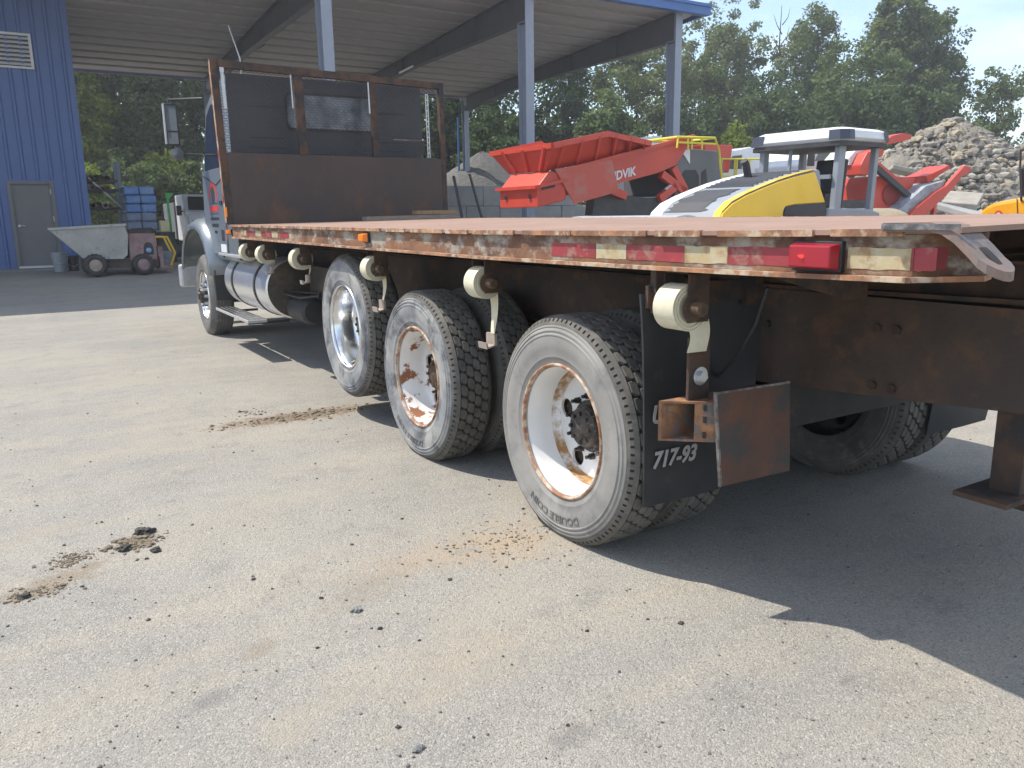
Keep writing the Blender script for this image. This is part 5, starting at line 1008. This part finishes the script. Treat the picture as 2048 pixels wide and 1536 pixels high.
for t, r_ in ((0, .3), (0, .72), (1.95, .72), (1.95, .3)):
    for i in range(k): a = 2*PI*i/k; vs.append(dc_+RO.n*t+RO.a*(r_*math.cos(a))+Vector((0, 0, r_*.99*math.sin(a))))
m.add(vs, [(j*k+i, j*k+(i+1) % k, (j+1)*k+(i+1) % k, (j+1)*k+i) for j in range(3) for i in range(k)]); m.obj('drum', 'galv', ro_, smooth=40)
MB().bar(RO.w(-1.0, -.45, .72), RO.w(.4, -.45, .72), .1, .22).bar(RO.w(-1.0, 1.7, .72), RO.w(.4, 1.7, .72), .1, .22).bar(RO.w(.3, -.45, .72), RO.w(.3, 1.7, .72), .2, .22).obj('drum_yoke', 'machine_grey', ro_)

# tan steel pipe section
PS = Frame(1735, 13.5, 1862, 14.3); a0, z0_ = PS.loc(1735, 416)[0], PS.loc(1760, 416)[2]; rad = z0_/2; L_ = PS.loc(1838, 416)[0]-a0
m = MB(); vs = []; k = 40
for t, r_ in ((0, rad-.03), (0, rad), (L_, rad), (L_, rad-.03)):
    for i in range(k): a = 2*PI*i/k; vs.append(PS.w(a0+t, .6+r_*math.cos(a), rad+r_*math.sin(a)))
m.add(vs, [(j*k+i, j*k+(i+1) % k, ((j+1) % 4)*k+(i+1) % k, ((j+1) % 4)*k+i) for j in range(4) for i in range(k)])
tag(m.obj('pipe_section', 'rock_tan', smooth=40), 'wide tan pipe section lying behind the roller', 'pipe')

# ================================================================== SECOND RED MACHINE
RM = Frame(1690, 22, 1945, 23.5)
rm = thing('red_conveyor_machine', 'red crushing plant with grey discharge belt rising over the rubble', 'machine', RM.w(1.5, .8, 0))
fpoly(RM, [(1826, 422), (1872, 384), (1893, 372), (1930, 331), (1942, 334), (1940, 345), (1925, 352), (1905, 378), (1862, 420), (1840, 440), (1812, 440)], 0, .12, 'conveyor_side', 'red_paint', rm)
fpoly(RM, [(1826, 422), (1872, 384), (1893, 372), (1930, 331), (1942, 334), (1940, 345), (1925, 352), (1905, 378), (1862, 420), (1840, 440), (1812, 440)], 1.0, 1.12, 'conveyor_side', 'red_paint', rm, base=0)
fpoly(RM, [(1785, 442), (1800, 418), (1852, 372), (1888, 362), (1888, 374), (1830, 425), (1815, 442)], .125, .99, 'conveyor_belt', 'belt_grey', rm)
fpoly(RM, [(1852, 352), (1862, 348), (1884, 338), (1898, 330), (1902, 336), (1870, 356), (1856, 366)], .5, 1.3, 'belt_cover', 'red_paint', rm)
fpoly(RM, [(1748, 368), (1756, 352), (1800, 353), (1832, 356), (1826, 372), (1802, 400), (1800, 420), (1740, 420)], .6, 2.2, 'crusher_box', 'red_paint', rm, .03)
cc_ = RM.pt(1784, 388, .55); m = MB(); m.poly([cc_+RM.a*.30*math.cos(a)+Vector((0, 0, .30*math.sin(a))) for a in np.linspace(0, 2*PI, 26, False)], RM.n*.1).obj('flywheel', 'dark_red_steel', rm)
MB().bar(RM.pt(1750, 334, .4), RM.pt(1818, 394, .4), .16, .14).obj('strut', 'dark_steel', rm); MB().bar(RM.pt(1752, 330, .42), RM.pt(1790, 362, .42), .12, .18).obj('strut', 'red_paint', rm)
fpoly(RM, [(1722, 330), (1735, 305), (1756, 296), (1770, 300), (1766, 312), (1745, 322), (1742, 350), (1722, 350)], .5, 1.6, 'screen_box', 'red_paint', rm, .03)
fpoly(RM, [(1766, 285), (1784, 272), (1808, 266), (1824, 270), (1822, 278), (1808, 282), (1770, 290)], .8, 1.2, 'upper_boom', 'red_paint', rm)
fpoly(RM, [(1698, 316), (1725, 285), (1770, 278), (1755, 296), (1730, 308), (1716, 330), (1698, 330)], .9, 1.9, 'feed_bin', 'machine_white', rm)
fpoly(RM, [(1690, 400), (1745, 400), (1745, 470), (1690, 470)], .6, 2.0, 'engine_pack', 'dark_steel', rm)
MB().bar(RM.w(-.5, .5, .75), RM.w(3.0, .5, .75), .3, .5).bar(RM.w(-.5, 1.8, .75), RM.w(3.0, 1.8, .75), .3, .5).obj('chassis', 'dark_steel', rm)
for off in (.2, 1.6): MB().poly([RM.w(x, off, z) for x, z in ((-.3, .3), (0, .02), (2.4, .02), (2.8, .3), (2.6, .62), (-.2, .62))], RM.n*.45).obj('track', 'black_plastic', rm)
for x_ in (1795, 1815): MB().bar(RM.pt(x_, 420, .3), Vector((RM.pt(x_, 420, .3).x, RM.pt(x_, 420, .3).y, .9)), .1, .1).obj('support', 'dark_steel', rm)
MB().bar(RM.pt(1868, 405, .6), Vector((RM.pt(1868, 405, .6).x, RM.pt(1868, 405, .6).y, .02)), .12, .12).obj('support', 'red_paint', rm)

# ================================================================== VEHICLES BEHIND
def box_vehicle(label, name, fr_, pts, wdt, m_, win, wheels):
    t = thing(name, label, 'van', fr_.w(1, .8, 0))
    P_ = [fr_.loc(x, y) for x, y in pts]; poly = [(a, z) for a, _, z in P_]; a0_, a1_ = min(p[0] for p in poly), max(p[0] for p in poly)
    MB().poly([fr_.w(a, 0, z) for a, z in poly]+[fr_.w(a1_, 0, .5), fr_.w(a0_, 0, .5)], fr_.n*wdt).obj('body', m_, t, bevel=.06)
    for q in win: fpoly(fr_, q, -.012, -.002, 'window', 'dark_glass', t)
    for a in wheels:
        for off in (-.02, wdt-.22):
            m = MB(); vs = []; k = 22
            for tt, r_ in ((0, .1), (0, .3), (.03, .37), (.2, .37), (.24, .3), (.24, .1)):
                for i in range(k): an = 2*PI*i/k; vs.append(fr_.w(a0_+(a1_-a0_)*a+r_*math.cos(an), off+tt, .37+r_*math.sin(an)))
            m.add(vs, [(j*k+i, j*k+(i+1) % k, (j+1)*k+(i+1) % k, (j+1)*k+i) for j in range(5) for i in range(k)]); m.obj('wheel', 'black_plastic', t, smooth=40)
    return t
V1 = Frame(1440, 26.5, 1580, 28); box_vehicle('white box van parked behind the yellow guard rails', 'white_van', V1, [(1440, 312), (1462, 302), (1500, 294), (1600, 291), (1604, 330), (1604, 400), (1440, 400)][:-2], 1.9, 'vehicle_white', [[(1452, 330), (1466, 312), (1484, 310), (1484, 338), (1452, 338)]], (.22, .8))
V2 = Frame(1600, 24.5, 1700, 25.8); v2 = box_vehicle('white pickup cab showing through the roller canopy', 'white_pickup', V2, [(1604, 330), (1612, 322), (1628, 296), (1672, 292), (1692, 298), (1700, 330)], 1.8, 'vehicle_white', [[(1630, 322), (1640, 302), (1660, 300), (1660, 322)], [(1664, 300), (1680, 303), (1684, 322), (1664, 322)]], (.2, .8))
MB().obox(V2.pt(1622, 318, -.2), V2.a*.09, V2.n*.06, (0, 0, .2)).obj('mirror', 'black_plastic', v2)
V3 = Frame(1222, 27, 1300, 27.8); box_vehicle('distant white van roof peeking over the red hopper', 'white_van', V3, [(1280, 275), (1318, 271), (1322, 272), (1325, 300)], 1.9, 'vehicle_white', [], (.2, .8))
# orange-yellow loader at the right
LD = Frame(1952, 14.6, 2110, 13.2)
ld = thing('yellow_loader', 'orange yellow loader with rounded hood and black mirror', 'loader', LD.w(.8, .6, 0))
hp = [(1953, 438), (1960, 421), (1974, 410), (1994, 403), (2032, 396), (2070, 395), (2110, 396)]
P_ = [LD.loc(*p) for p in hp]; MB().poly([LD.w(a, 0, z) for a, _, z in P_]+[LD.w(P_[-1][0], 0, .7), LD.w(P_[0][0], 0, .7)], LD.n*1.35).obj('hood', 'orange_yellow', ld, bevel=.07)
MB().bar(LD.pt(2034, 397, -.006), LD.pt(2036, 440, -.006), .012, .01, up=LD.n).obj('panel_gap', 'black_plastic', ld)
cc_ = LD.pt(1997, 431, -.004); m = MB(); m.poly([cc_+LD.a*.085*math.cos(a)+Vector((0, 0, .085*math.sin(a))) for a in np.linspace(0, 2*PI, 20, False)], -LD.n*.006).obj('badge', 'paint_red', ld)
m = MB(); m.poly([cc_-LD.n*.007+LD.a*.05*math.cos(a)+Vector((0, 0, .05*math.sin(a))) for a in np.linspace(0, 2*PI, 14, False)], -LD.n*.003).obj('badge_centre', 'machine_white', ld)
mo = fpoly(LD, [(2037, 336), (2070, 334), (2070, 392), (2040, 392)], -.1, -.02, 'mirror', 'black_plastic', ld, .01); fpoly(LD, [(2043, 340), (2068, 339), (2068, 388), (2045, 388)], -.104, -.101, 'mirror_glass', 'dark_glass', mo)
MB().tube([LD.pt(2040, 338, -.06), LD.pt(2042, 300, -.06), LD.pt(2075, 292, .0)], .018, 8).tube([LD.pt(2042, 392, -.05), LD.pt(2043, 402, .0)], .018, 8).obj('mirror_arm', 'black_plastic', mo)
a0_ = LD.loc(2150, 396)[0]
for off in (.02, 1.25):
    for al in (a0_, a0_+1.3): MB().bar(LD.w(al, off, 1.6), LD.w(al+.08, off, 2.75), .09, .09).obj('cab_post', 'black_plastic', ld)
MB().poly([LD.w(a0_-.1, -.1, 2.75), LD.w(a0_+1.6, -.1, 2.75), LD.w(a0_+1.6, 1.45, 2.75), LD.w(a0_-.1, 1.45, 2.75)], (0, 0, .12)).obj('cab_roof', 'orange_yellow', ld, bevel=.04)
MB().poly([LD.w(a0_-.05, 0, .7), LD.w(a0_+1.5, 0, .7), LD.w(a0_+1.5, 0, 1.62), LD.w(a0_-.05, 0, 1.62)], LD.n*1.35).obj('cab_base', 'orange_yellow', ld, bevel=.04)
for al in (.45, 2.6):
    for off in (-.25, 1.2):
        m = MB(); vs = []; k = 26
        for tt, r_ in ((0, .1), (0, .48), (.05, .6), (.35, .6), (.4, .48), (.4, .1)):
            for i in range(k): an = 2*PI*i/k; vs.append(LD.w(al+r_*math.cos(an), off+tt, .6+r_*math.sin(an)))
        m.add(vs, [(j*k+i, j*k+(i+1) % k, (j+1)*k+(i+1) % k, (j+1)*k+i) for j in range(5) for i in range(k)]); m.obj('wheel', 'black_plastic', ld, smooth=40)

# ================================================================== RUBBLE PILE
pc = gpos(1885, 34); top = CAMH+(418-258)/1600*34
lob = gpos(2045, 33.5); lob2 = gpos(1800, 36); lob3 = gpos(1985, 29)
rp_, hz_ = mound('rubble_pile', 'tall heap of grey broken rock and concrete rubble', pc.x, pc.y, 0, top+.1, 6.6, 6.0, 'rock', 9, 60, 150, power=1.35, rough=.42, lobes=((lob.x, lob.y, 4.0, 6.2), (lob2.x, lob2.y, 2.9, 4.6), (lob3.x, lob3.y, 1.3, 3.0)))
rg = random.Random(12); small = {'rock': MB(), 'rock_pale': MB(), 'rock_tan': MB()}; nb = 0
for k in range(9000):
    a = rg.uniform(0, 2*PI); d = math.sqrt(rg.uniform(0, 1))*8.5; x, y = pc.x+d*math.cos(a)+rg.choice((0, 0, 3.5, -1.5)), pc.y+d*math.sin(a)
    h_ = hz_(x, y)
    if h_ < .06: continue
    to_cam = Vector((x-pc.x, y-pc.y)).dot(Vector((NH.x, NH.y)))
    if to_cam > 3: continue
    r_ = rg.choice((.06, .08, .10, .12, .15, .19, .24)); mm_ = rg.choice(('rock', 'rock', 'rock', 'rock_pale', 'rock_tan'))
    if k % 60 == 0 and nb < 80: nb += 1; MB().rock((x, y, h_+.06), rg.uniform(.22, .42), k, .55).obj('rock', mm_, rp_)
    else: small[mm_].rock((x, y, h_+r_*.2-.02), r_, k, .7)
for k_, v in small.items(): o = v.obj('loose_rock', k_, rp_); o['kind'] = 'stuff'
for k, (px, py, d, s) in enumerate(((1922, 402, 26, (.75, .5, .18)), (1925, 424, 25, (.85, .6, .16)), (1800, 345, 30, (.5, .4, .14)))):
    c_ = gpos(px, d); z = CAMH+(419-py)/1600*d
    v1 = Vector((math.cos(.4+k), math.sin(.4+k), .25)).normalized(); v2 = Vector((-math.sin(.4+k), math.cos(.4+k), .1)).normalized(); v3 = v1.cross(v2)
    MB().obox((c_.x, c_.y, z), v1*s[0], v2*s[1], v3*s[2]*.6).obj('concrete_slab', ('rock_pale', 'concrete', 'rock_pale')[k], rp_, bevel=.03)

# ================================================================== TREES
def leaf_mesh(name, cen, rad, nper, size, m_, rng):
    N = len(cen)*nper; C_ = np.repeat(cen, nper, 0); Rr = np.repeat(rad, nper)[:, None]
    d = rng.normal(size=(N, 3)); d /= np.linalg.norm(d, axis=1)[:, None]; rr = rng.uniform(.15, 1, (N, 1))**.6
    p = C_+d*rr*Rr*np.array([1, 1, .75]); a = rng.normal(size=(N, 3)); a /= np.linalg.norm(a, axis=1)[:, None]; nrm = d*.7+rng.normal(size=(N, 3))*.6+np.array([0, 0, .4])
    b_ = np.cross(nrm, a); b_ /= np.linalg.norm(b_, axis=1)[:, None]+1e-9; c_ = np.cross(b_, nrm); c_ /= np.linalg.norm(c_, axis=1)[:, None]+1e-9
    s = size*rng.uniform(.6, 1.25, (N, 1)); V = np.stack([p-b_*s*.55, p-c_*s*.34, p+b_*s*.6, p+c_*s*.34], 1).reshape(-1, 3)
    me = bpy.data.meshes.new(name); me.vertices.add(4*N); me.vertices.foreach_set('co', V.astype(np.float32).ravel()); me.loops.add(4*N); me.loops.foreach_set('vertex_index', np.arange(4*N, dtype=np.int32))
    me.polygons.add(N); me.polygons.foreach_set('loop_start', np.arange(0, 4*N, 4, dtype=np.int32)); me.update(calc_edges=True)
    at = me.attributes.new('tone', 'FLOAT', 'FACE'); tn = np.clip(np.repeat(rng.uniform(0, 1, len(cen)), nper)*.7+rng.uniform(-.2, .4, N), 0, 1); at.data.foreach_set('value', tn.astype(np.float32)); me.materials.append(MATS[m_]); return me
def tree(name, label, x, y, z0, h, w_, m_, seed, base=.25, ncl=150, nper=100, size=.24, clr=.75, group='trees behind the yard', trunk=.16, shape=None, lean=0):
    rng = np.random.default_rng(seed); t = thing(name, label, 'tree', (x, y, z0), group)
    ch = h*(1-base); cz = z0+h*base+ch/2
    lob = [(np.array([0, 0, 0.]), 1.0)]
    for k in range(5): a = rng.uniform(0, 6.28); lob.append((np.array([math.cos(a)*.45*w_/2, math.sin(a)*.45*w_/2, rng.uniform(-.45, .30)*ch]), rng.uniform(.45, .65)))
    cen = []
    while len(cen) < ncl:
        c_, s = lob[rng.integers(len(lob))]; d = rng.normal(size=3); d /= np.linalg.norm(d); r_ = rng.uniform(.45, 1)**.5
        p = c_+d*r_*s*np.array([w_/2, w_/2, ch/2]); 
        if abs(p[2]) < ch/2*1.02: cen.append(p+np.array([x+lean*(p[2]/ch+.5), y, cz]))
    cen = np.array(cen); rad = rng.uniform(.55, 1.1, ncl)*clr
    o = link('crown', leaf_mesh('crown', cen, rad, nper, size, m_, rng), t)
    m = MB(); top = Vector((x+lean*.5, y, cz+ch*.2)); m.tube([(x, y, z0-.1), (x+.05, y, z0+h*.15), (x-.05+lean*.2, y+.05, z0+h*base), (x+lean*.4, y, cz), top], [trunk*1.3, trunk, trunk*.85, trunk*.5, trunk*.15], 8)
    for k in range(9):
        c_ = cen[rng.integers(ncl)]; s = Vector((x+lean*.2, y, z0+h*(base+rng.uniform(-.05, .35)*(1-base)))); e = Vector(c_); mid = s.lerp(e, .5)+Vector((0, 0, .25)); m.tube([s, mid, e], [trunk*.4, trunk*.22, .02], 6)
    m.obj('trunk', 'bark', t, smooth=60); return t
def ptree(label, px, topy, d, wpx, m_, seed, name='tree', **k):
    c_ = gpos(px, d); hy_ = 432-(px-1024)*.0143; z0 = gz(c_.x, c_.y); top = CAMH+(hy_-topy)/1600*d; return tree(name, label, c_.x, c_.y, z0, top-z0, wpx/1600*d, m_, seed, **k)
ptree('tallest tree behind the yard, with a broad rounded crown above the rubble', 1800, 18, 54, 190, 'leaf_mid', 1, base=.38, ncl=330, nper=95, size=.215, clr=.72)
ptree('tall pale green tree rising just beyond the blue eave corner', 1432, 6, 56, 185, 'leaf_pale', 2, base=.30, ncl=260, nper=95, size=.205, clr=.75)
ptree('slender tree between the pale eave tree and the twin-topped tree', 1525, 95, 54, 130, 'leaf_pale', 3, base=.2, ncl=170, nper=95, size=.205, clr=.7)
ptree('twin-topped dark green tree left of the tallest tree', 1622, 58, 55, 150, 'leaf_mid', 4, base=.25, ncl=210, nper=95, size=.205, clr=.75)
ptree('dark bushy tree in front of the tallest tree', 1715, 112, 48, 180, 'leaf_mid', 5, base=.12, ncl=250, nper=100, size=.205, clr=.8)
ptree('small open tree growing behind the rubble heap', 1975, 165, 50, 100, 'leaf_mid', 6, base=.25, ncl=130, nper=55, size=.205, clr=.7)
ptree('low spreading tree right of the rubble heap', 2090, 225, 52, 130, 'leaf_pale', 7, base=.05, ncl=110, nper=55, size=.205, clr=.75)
ptree('broad bright tree behind the canopy corner column', 1270, 92, 50, 240, 'leaf_pale', 8, base=.1, ncl=330, nper=100, size=.205, clr=.85)
ptree('dark tree behind the middle canopy column', 1095, 100, 47, 150, 'leaf_dark', 9, base=.05, ncl=170, nper=100, size=.205, clr=.85)
ptree('mid green tree beside the far canopy column', 985, 110, 46, 130, 'leaf_mid', 10, base=.05, ncl=150, nper=100, size=.205, clr=.8)
ptree('dark tree behind the grey engine housing', 1390, 140, 47, 170, 'leaf_dark', 11, base=.02, ncl=260, nper=105, size=.205, clr=.85)
ptree('dark leafy tree above the roller canopy', 1560, 165, 45, 200, 'leaf_dark', 12, base=.02, ncl=290, nper=105, size=.205, clr=.85)
ptree('shaded tree above the rear of the roller canopy', 1690, 185, 44, 200, 'leaf_dark', 13, base=.02, ncl=290, nper=105, size=.205, clr=.85)
ptree('young leafy tree behind the red hopper', 1210, 195, 42, 150, 'leaf_mid', 14, base=.02, ncl=150, nper=105, size=.22, clr=.75)
ptree('light green bush behind the white box van', 1470, 258, 36, 70, 'leaf_sunlit', 15, name='bush', base=.02, ncl=50, nper=105, size=.16, clr=.5, trunk=.05)
ptree('shaded bush left of the rubble heap crest', 1800, 170, 47, 190, 'leaf_dark', 16, name='bush', base=.02, ncl=260, nper=100, size=.24, clr=.8)
ptree('dark shrub between headboard and red hopper', 1000, 240, 41, 180, 'leaf_dark', 24, name='bush', base=.02, ncl=170, nper=105, size=.22, clr=.75)
ptree('slim pale shrub right of the rubble heap crest', 1915, 225, 47, 80, 'leaf_mid', 25, name='bush', base=.02, ncl=70, nper=60, size=.24, clr=.7)
ptree('dark tree showing past the torn headboard mesh', 870, 90, 44, 150, 'leaf_dark', 26, base=.04, ncl=170, nper=100, size=.24, clr=.8)
ptree('dark tree behind the middle of the headboard', 740, 80, 45, 170, 'leaf_dark', 27, base=.04, ncl=150, nper=100, size=.24, clr=.85)
# trees seen under the canopy on the left
for i, (px, d, w_, mm_, lab, tk_) in enumerate(((185, 42, 120, 'leaf_sunlit', 'bright tree beside the corner of the blue building', .16), (250, 44, 130, 'leaf_mid', 'thick-trunked tree behind the blue wrapped pallet', .42), (315, 46, 130, 'leaf_mid', 'mid green tree behind the green loader post', .2), (338, 43, 90, 'leaf_dark', 'dark thick-trunked tree behind the truck mirror', .38), (400, 45, 150, 'leaf_dark', 'shaded tree behind the truck cab', .25), (130, 47, 160, 'leaf_dark', 'tree hidden behind the blue building', .25), (520, 46, 180, 'leaf_dark', 'dark tree behind the headboard', .25))):
    ptree(lab, px, 40, d, w_, mm_, 30+i, base=.22, ncl=170, nper=100, size=.20, clr=.75, trunk=tk_)
for i, (px, ty, d, w_, mm_, lab) in enumerate(((185, 340, 37, 90, 'leaf_sunlit', 'sunlit lime bush behind the storage rack'), (300, 320, 38, 110, 'leaf_mid', 'leafy bush behind the blue wrapped pallet'), (375, 330, 38, 90, 'leaf_mid', 'leafy bush behind the white service truck'), (240, 280, 40, 100, 'leaf_dark', 'dark undergrowth bush between the thick trunks'), (345, 260, 41, 100, 'leaf_sunlit', 'sunlit sapling beside the dark thick trunk'))):
    ptree(lab, px, ty, d, w_, mm_, 50+i, name='bush', base=.02, ncl=90, nper=105, size=.17, clr=.5, trunk=.06, group='bushes behind the left yard')
b_ = gpos(1545, 57); m = MB(); hh_ = CAMH+(424-48)/1600*57
m.tube([(b_.x, b_.y, 0), (b_.x+.1, b_.y, hh_*.6), (b_.x-.2, b_.y, hh_*.85), (b_.x-.15, b_.y, hh_)], [.16, .1, .05, .015], 6); t = thing('dead_tree', 'bare dead treetop poking above the slender tree', 'tree', (b_.x, b_.y, 0)); 
for k in range(7): s = Vector((b_.x, b_.y, hh_*(.68+.04*k))); m.tube([s, s+Vector(((-1)**k*.5, 0, .5)), s+Vector(((-1)**k*.8, .1, 1.2))], [.04, .025, .008], 5)
m.obj('trunk', 'bark', t)
# far wooded rise closing the horizon
rg = np.random.default_rng(77); cen = []
for k in range(1500):
    px = rg.uniform(-700, 2900); d = rg.uniform(72, 95); c_ = gpos(px, d) if abs(px-1024) < 1900 else None
    if c_ is None: continue
    cen.append((c_.x, c_.y, rg.uniform(.5, 11.0 if px < 1760 else 6.0)))
cen = np.array(cen); o = link('distant_wood', leaf_mesh('distant_wood', cen, rg.uniform(1.2, 2.2, len(cen)), 40, .7, 'leaf_dark', rg)); o['kind'] = 'stuff'; tag(o, 'dense dark wood far behind the yard', 'wood')

# ================================================================== GROUND DEBRIS
from mathutils import noise as mnoise
def lump(x, y, r_, seed, flat=.62):
    bm = bmesh.new(); bmesh.ops.create_icosphere(bm, subdivisions=3, radius=1); m = MB(); vs = []
    for v in bm.verts:
        n_ = mnoise.fractal(v.co*1.6+Vector((seed*3.1, seed*1.7, 0)), 1.0, 2.2, 4); k = 1+.75*n_; vs.append((x+v.co.x*r_*k*1.15, y+v.co.y*r_*k, r_*.3+v.co.z*r_*k*flat))
    m.add(vs, [tuple(v.index for v in f.verts) for f in bm.faces]); bm.free(); return m
rg = random.Random(21)
m = MB(); m2 = MB(); n = 0
for k in range(520):                                # loose pebbles over the near asphalt
    px, py = rg.uniform(-100, 2150), 640+900*rg.random()**.75
    x, y = gxy(px, py); r_ = rg.choice((.0025, .003, .0035, .004, .005, .006))*(1 if y < 3 else 1.5)
    (m if rg.random() < .7 else m2).rock((x, y, r_*.35), r_, k, .7, 1)
def cluster(px, py, n_, sx, sy, rmin, rmax, target):
    x, y = gxy(px, py)
    for k in range(n_):
        r_ = rmin*.8+(rmax*.62-rmin*.8)*rg.random()**6; target.rock((x+rg.gauss(0, sx), y+rg.gauss(0, sy), r_*.25), r_, rg.randint(0, 1 << 30), .55, 1)
md = MB()
cluster(600, 832, 700, .30, .075, .004, .03, md); cluster(500, 825, 90, .08, .06, .004, .035, md); cluster(1010, 1085, 420, .16, .13, .003, .016, md); cluster(820, 1120, 120, .25, .12, .002, .010, md)
cluster(140, 1120, 420, .05, .05, .003, .018, md); cluster(75, 1185, 300, .07, .04, .003, .018, md); cluster(275, 1085, 520, .05, .045, .003, .030, md); cluster(700, 1190, 60, .2, .1, .002, .008, md)
for nm, mm_, mt in (('pebbles', m, 'pebble'), ('pebbles', m2, 'stone_grey'), ('dirt_crumbs', md, 'clod')):
    o = mm_.obj(nm, mt, smooth=None); o['kind'] = 'stuff'; tag(o, {'pebbles': 'loose pebbles scattered over the asphalt', 'dirt_crumbs': 'crumbled brown dirt and mud lying on the asphalt'}[nm], 'debris')
for k, (px, py, r_, mt, lab) in enumerate(((713, 1222, .019, 'stone_grey', 'pale grey stone lying alone on the asphalt'), (836, 1500, .016, 'stone_grey', 'flat grey stone at the bottom of the asphalt'), (288, 1068, .034, 'clod_dark', 'large dark mud lump topping the mud patch'), (248, 1100, .026, 'clod_dark', 'dark mud lump at the lower edge of the mud patch'), (312, 1102, .022, 'clod_dark', 'small mud lump on the right rim of the mud patch'), (50, 1195, .020, 'clod_dark', 'dark clod at the end of the dirt streak'), (1362, 1247, .010, 'clod_dark', 'small dark stone near the truck shadow'))):
    x, y = gxy(px, py); o = lump(x, y, r_*.9, 100+k).obj('stone' if mt == 'stone_grey' else 'mud_lump', mt, smooth=None); tag(o, lab, 'stone' if mt == 'stone_grey' else 'clod')
for k in range(20):
    px, py = rg.choice(((rg.uniform(40, 1200), rg.uniform(1000, 1500)), (rg.uniform(500, 1300), rg.uniform(940, 1300)))); x, y = gxy(px, py); r_ = rg.uniform(.0045, .0085)
    o = lump(x, y, r_*.85, 300+k, .7).obj('dark_clod', 'clod_dark'); tag(o, 'tiny dark clod of dirt scattered on the asphalt', 'clod', 'clods scattered on the asphalt')
# ================================================================== ADDED VEIL
hz_b = MB().box(-230, 250, -70, 310, -1.2, 19.5).mesh('veil_haze', 'stone_grey')  # thin haze volume added to lift dark areas like a lens veil
hm = bpy.data.materials.new('veil_volume'); hm.use_nodes = True; t_ = hm.node_tree; t_.nodes.clear(); oo = t_.nodes.new('ShaderNodeOutputMaterial'); pv = t_.nodes.new('ShaderNodeVolumePrincipled')
pv.inputs['Color'].default_value = (.93, .95, 1, 1); pv.inputs['Density'].default_value = .0018; pv.inputs['Anisotropy'].default_value = .35; t_.links.new(pv.outputs[0], oo.inputs['Volume'])
hz_b.materials.clear(); hz_b.materials.append(hm); o = link('veil_haze', hz_b); o['kind'] = 'stuff'; sc.cycles.volume_bounces = 0
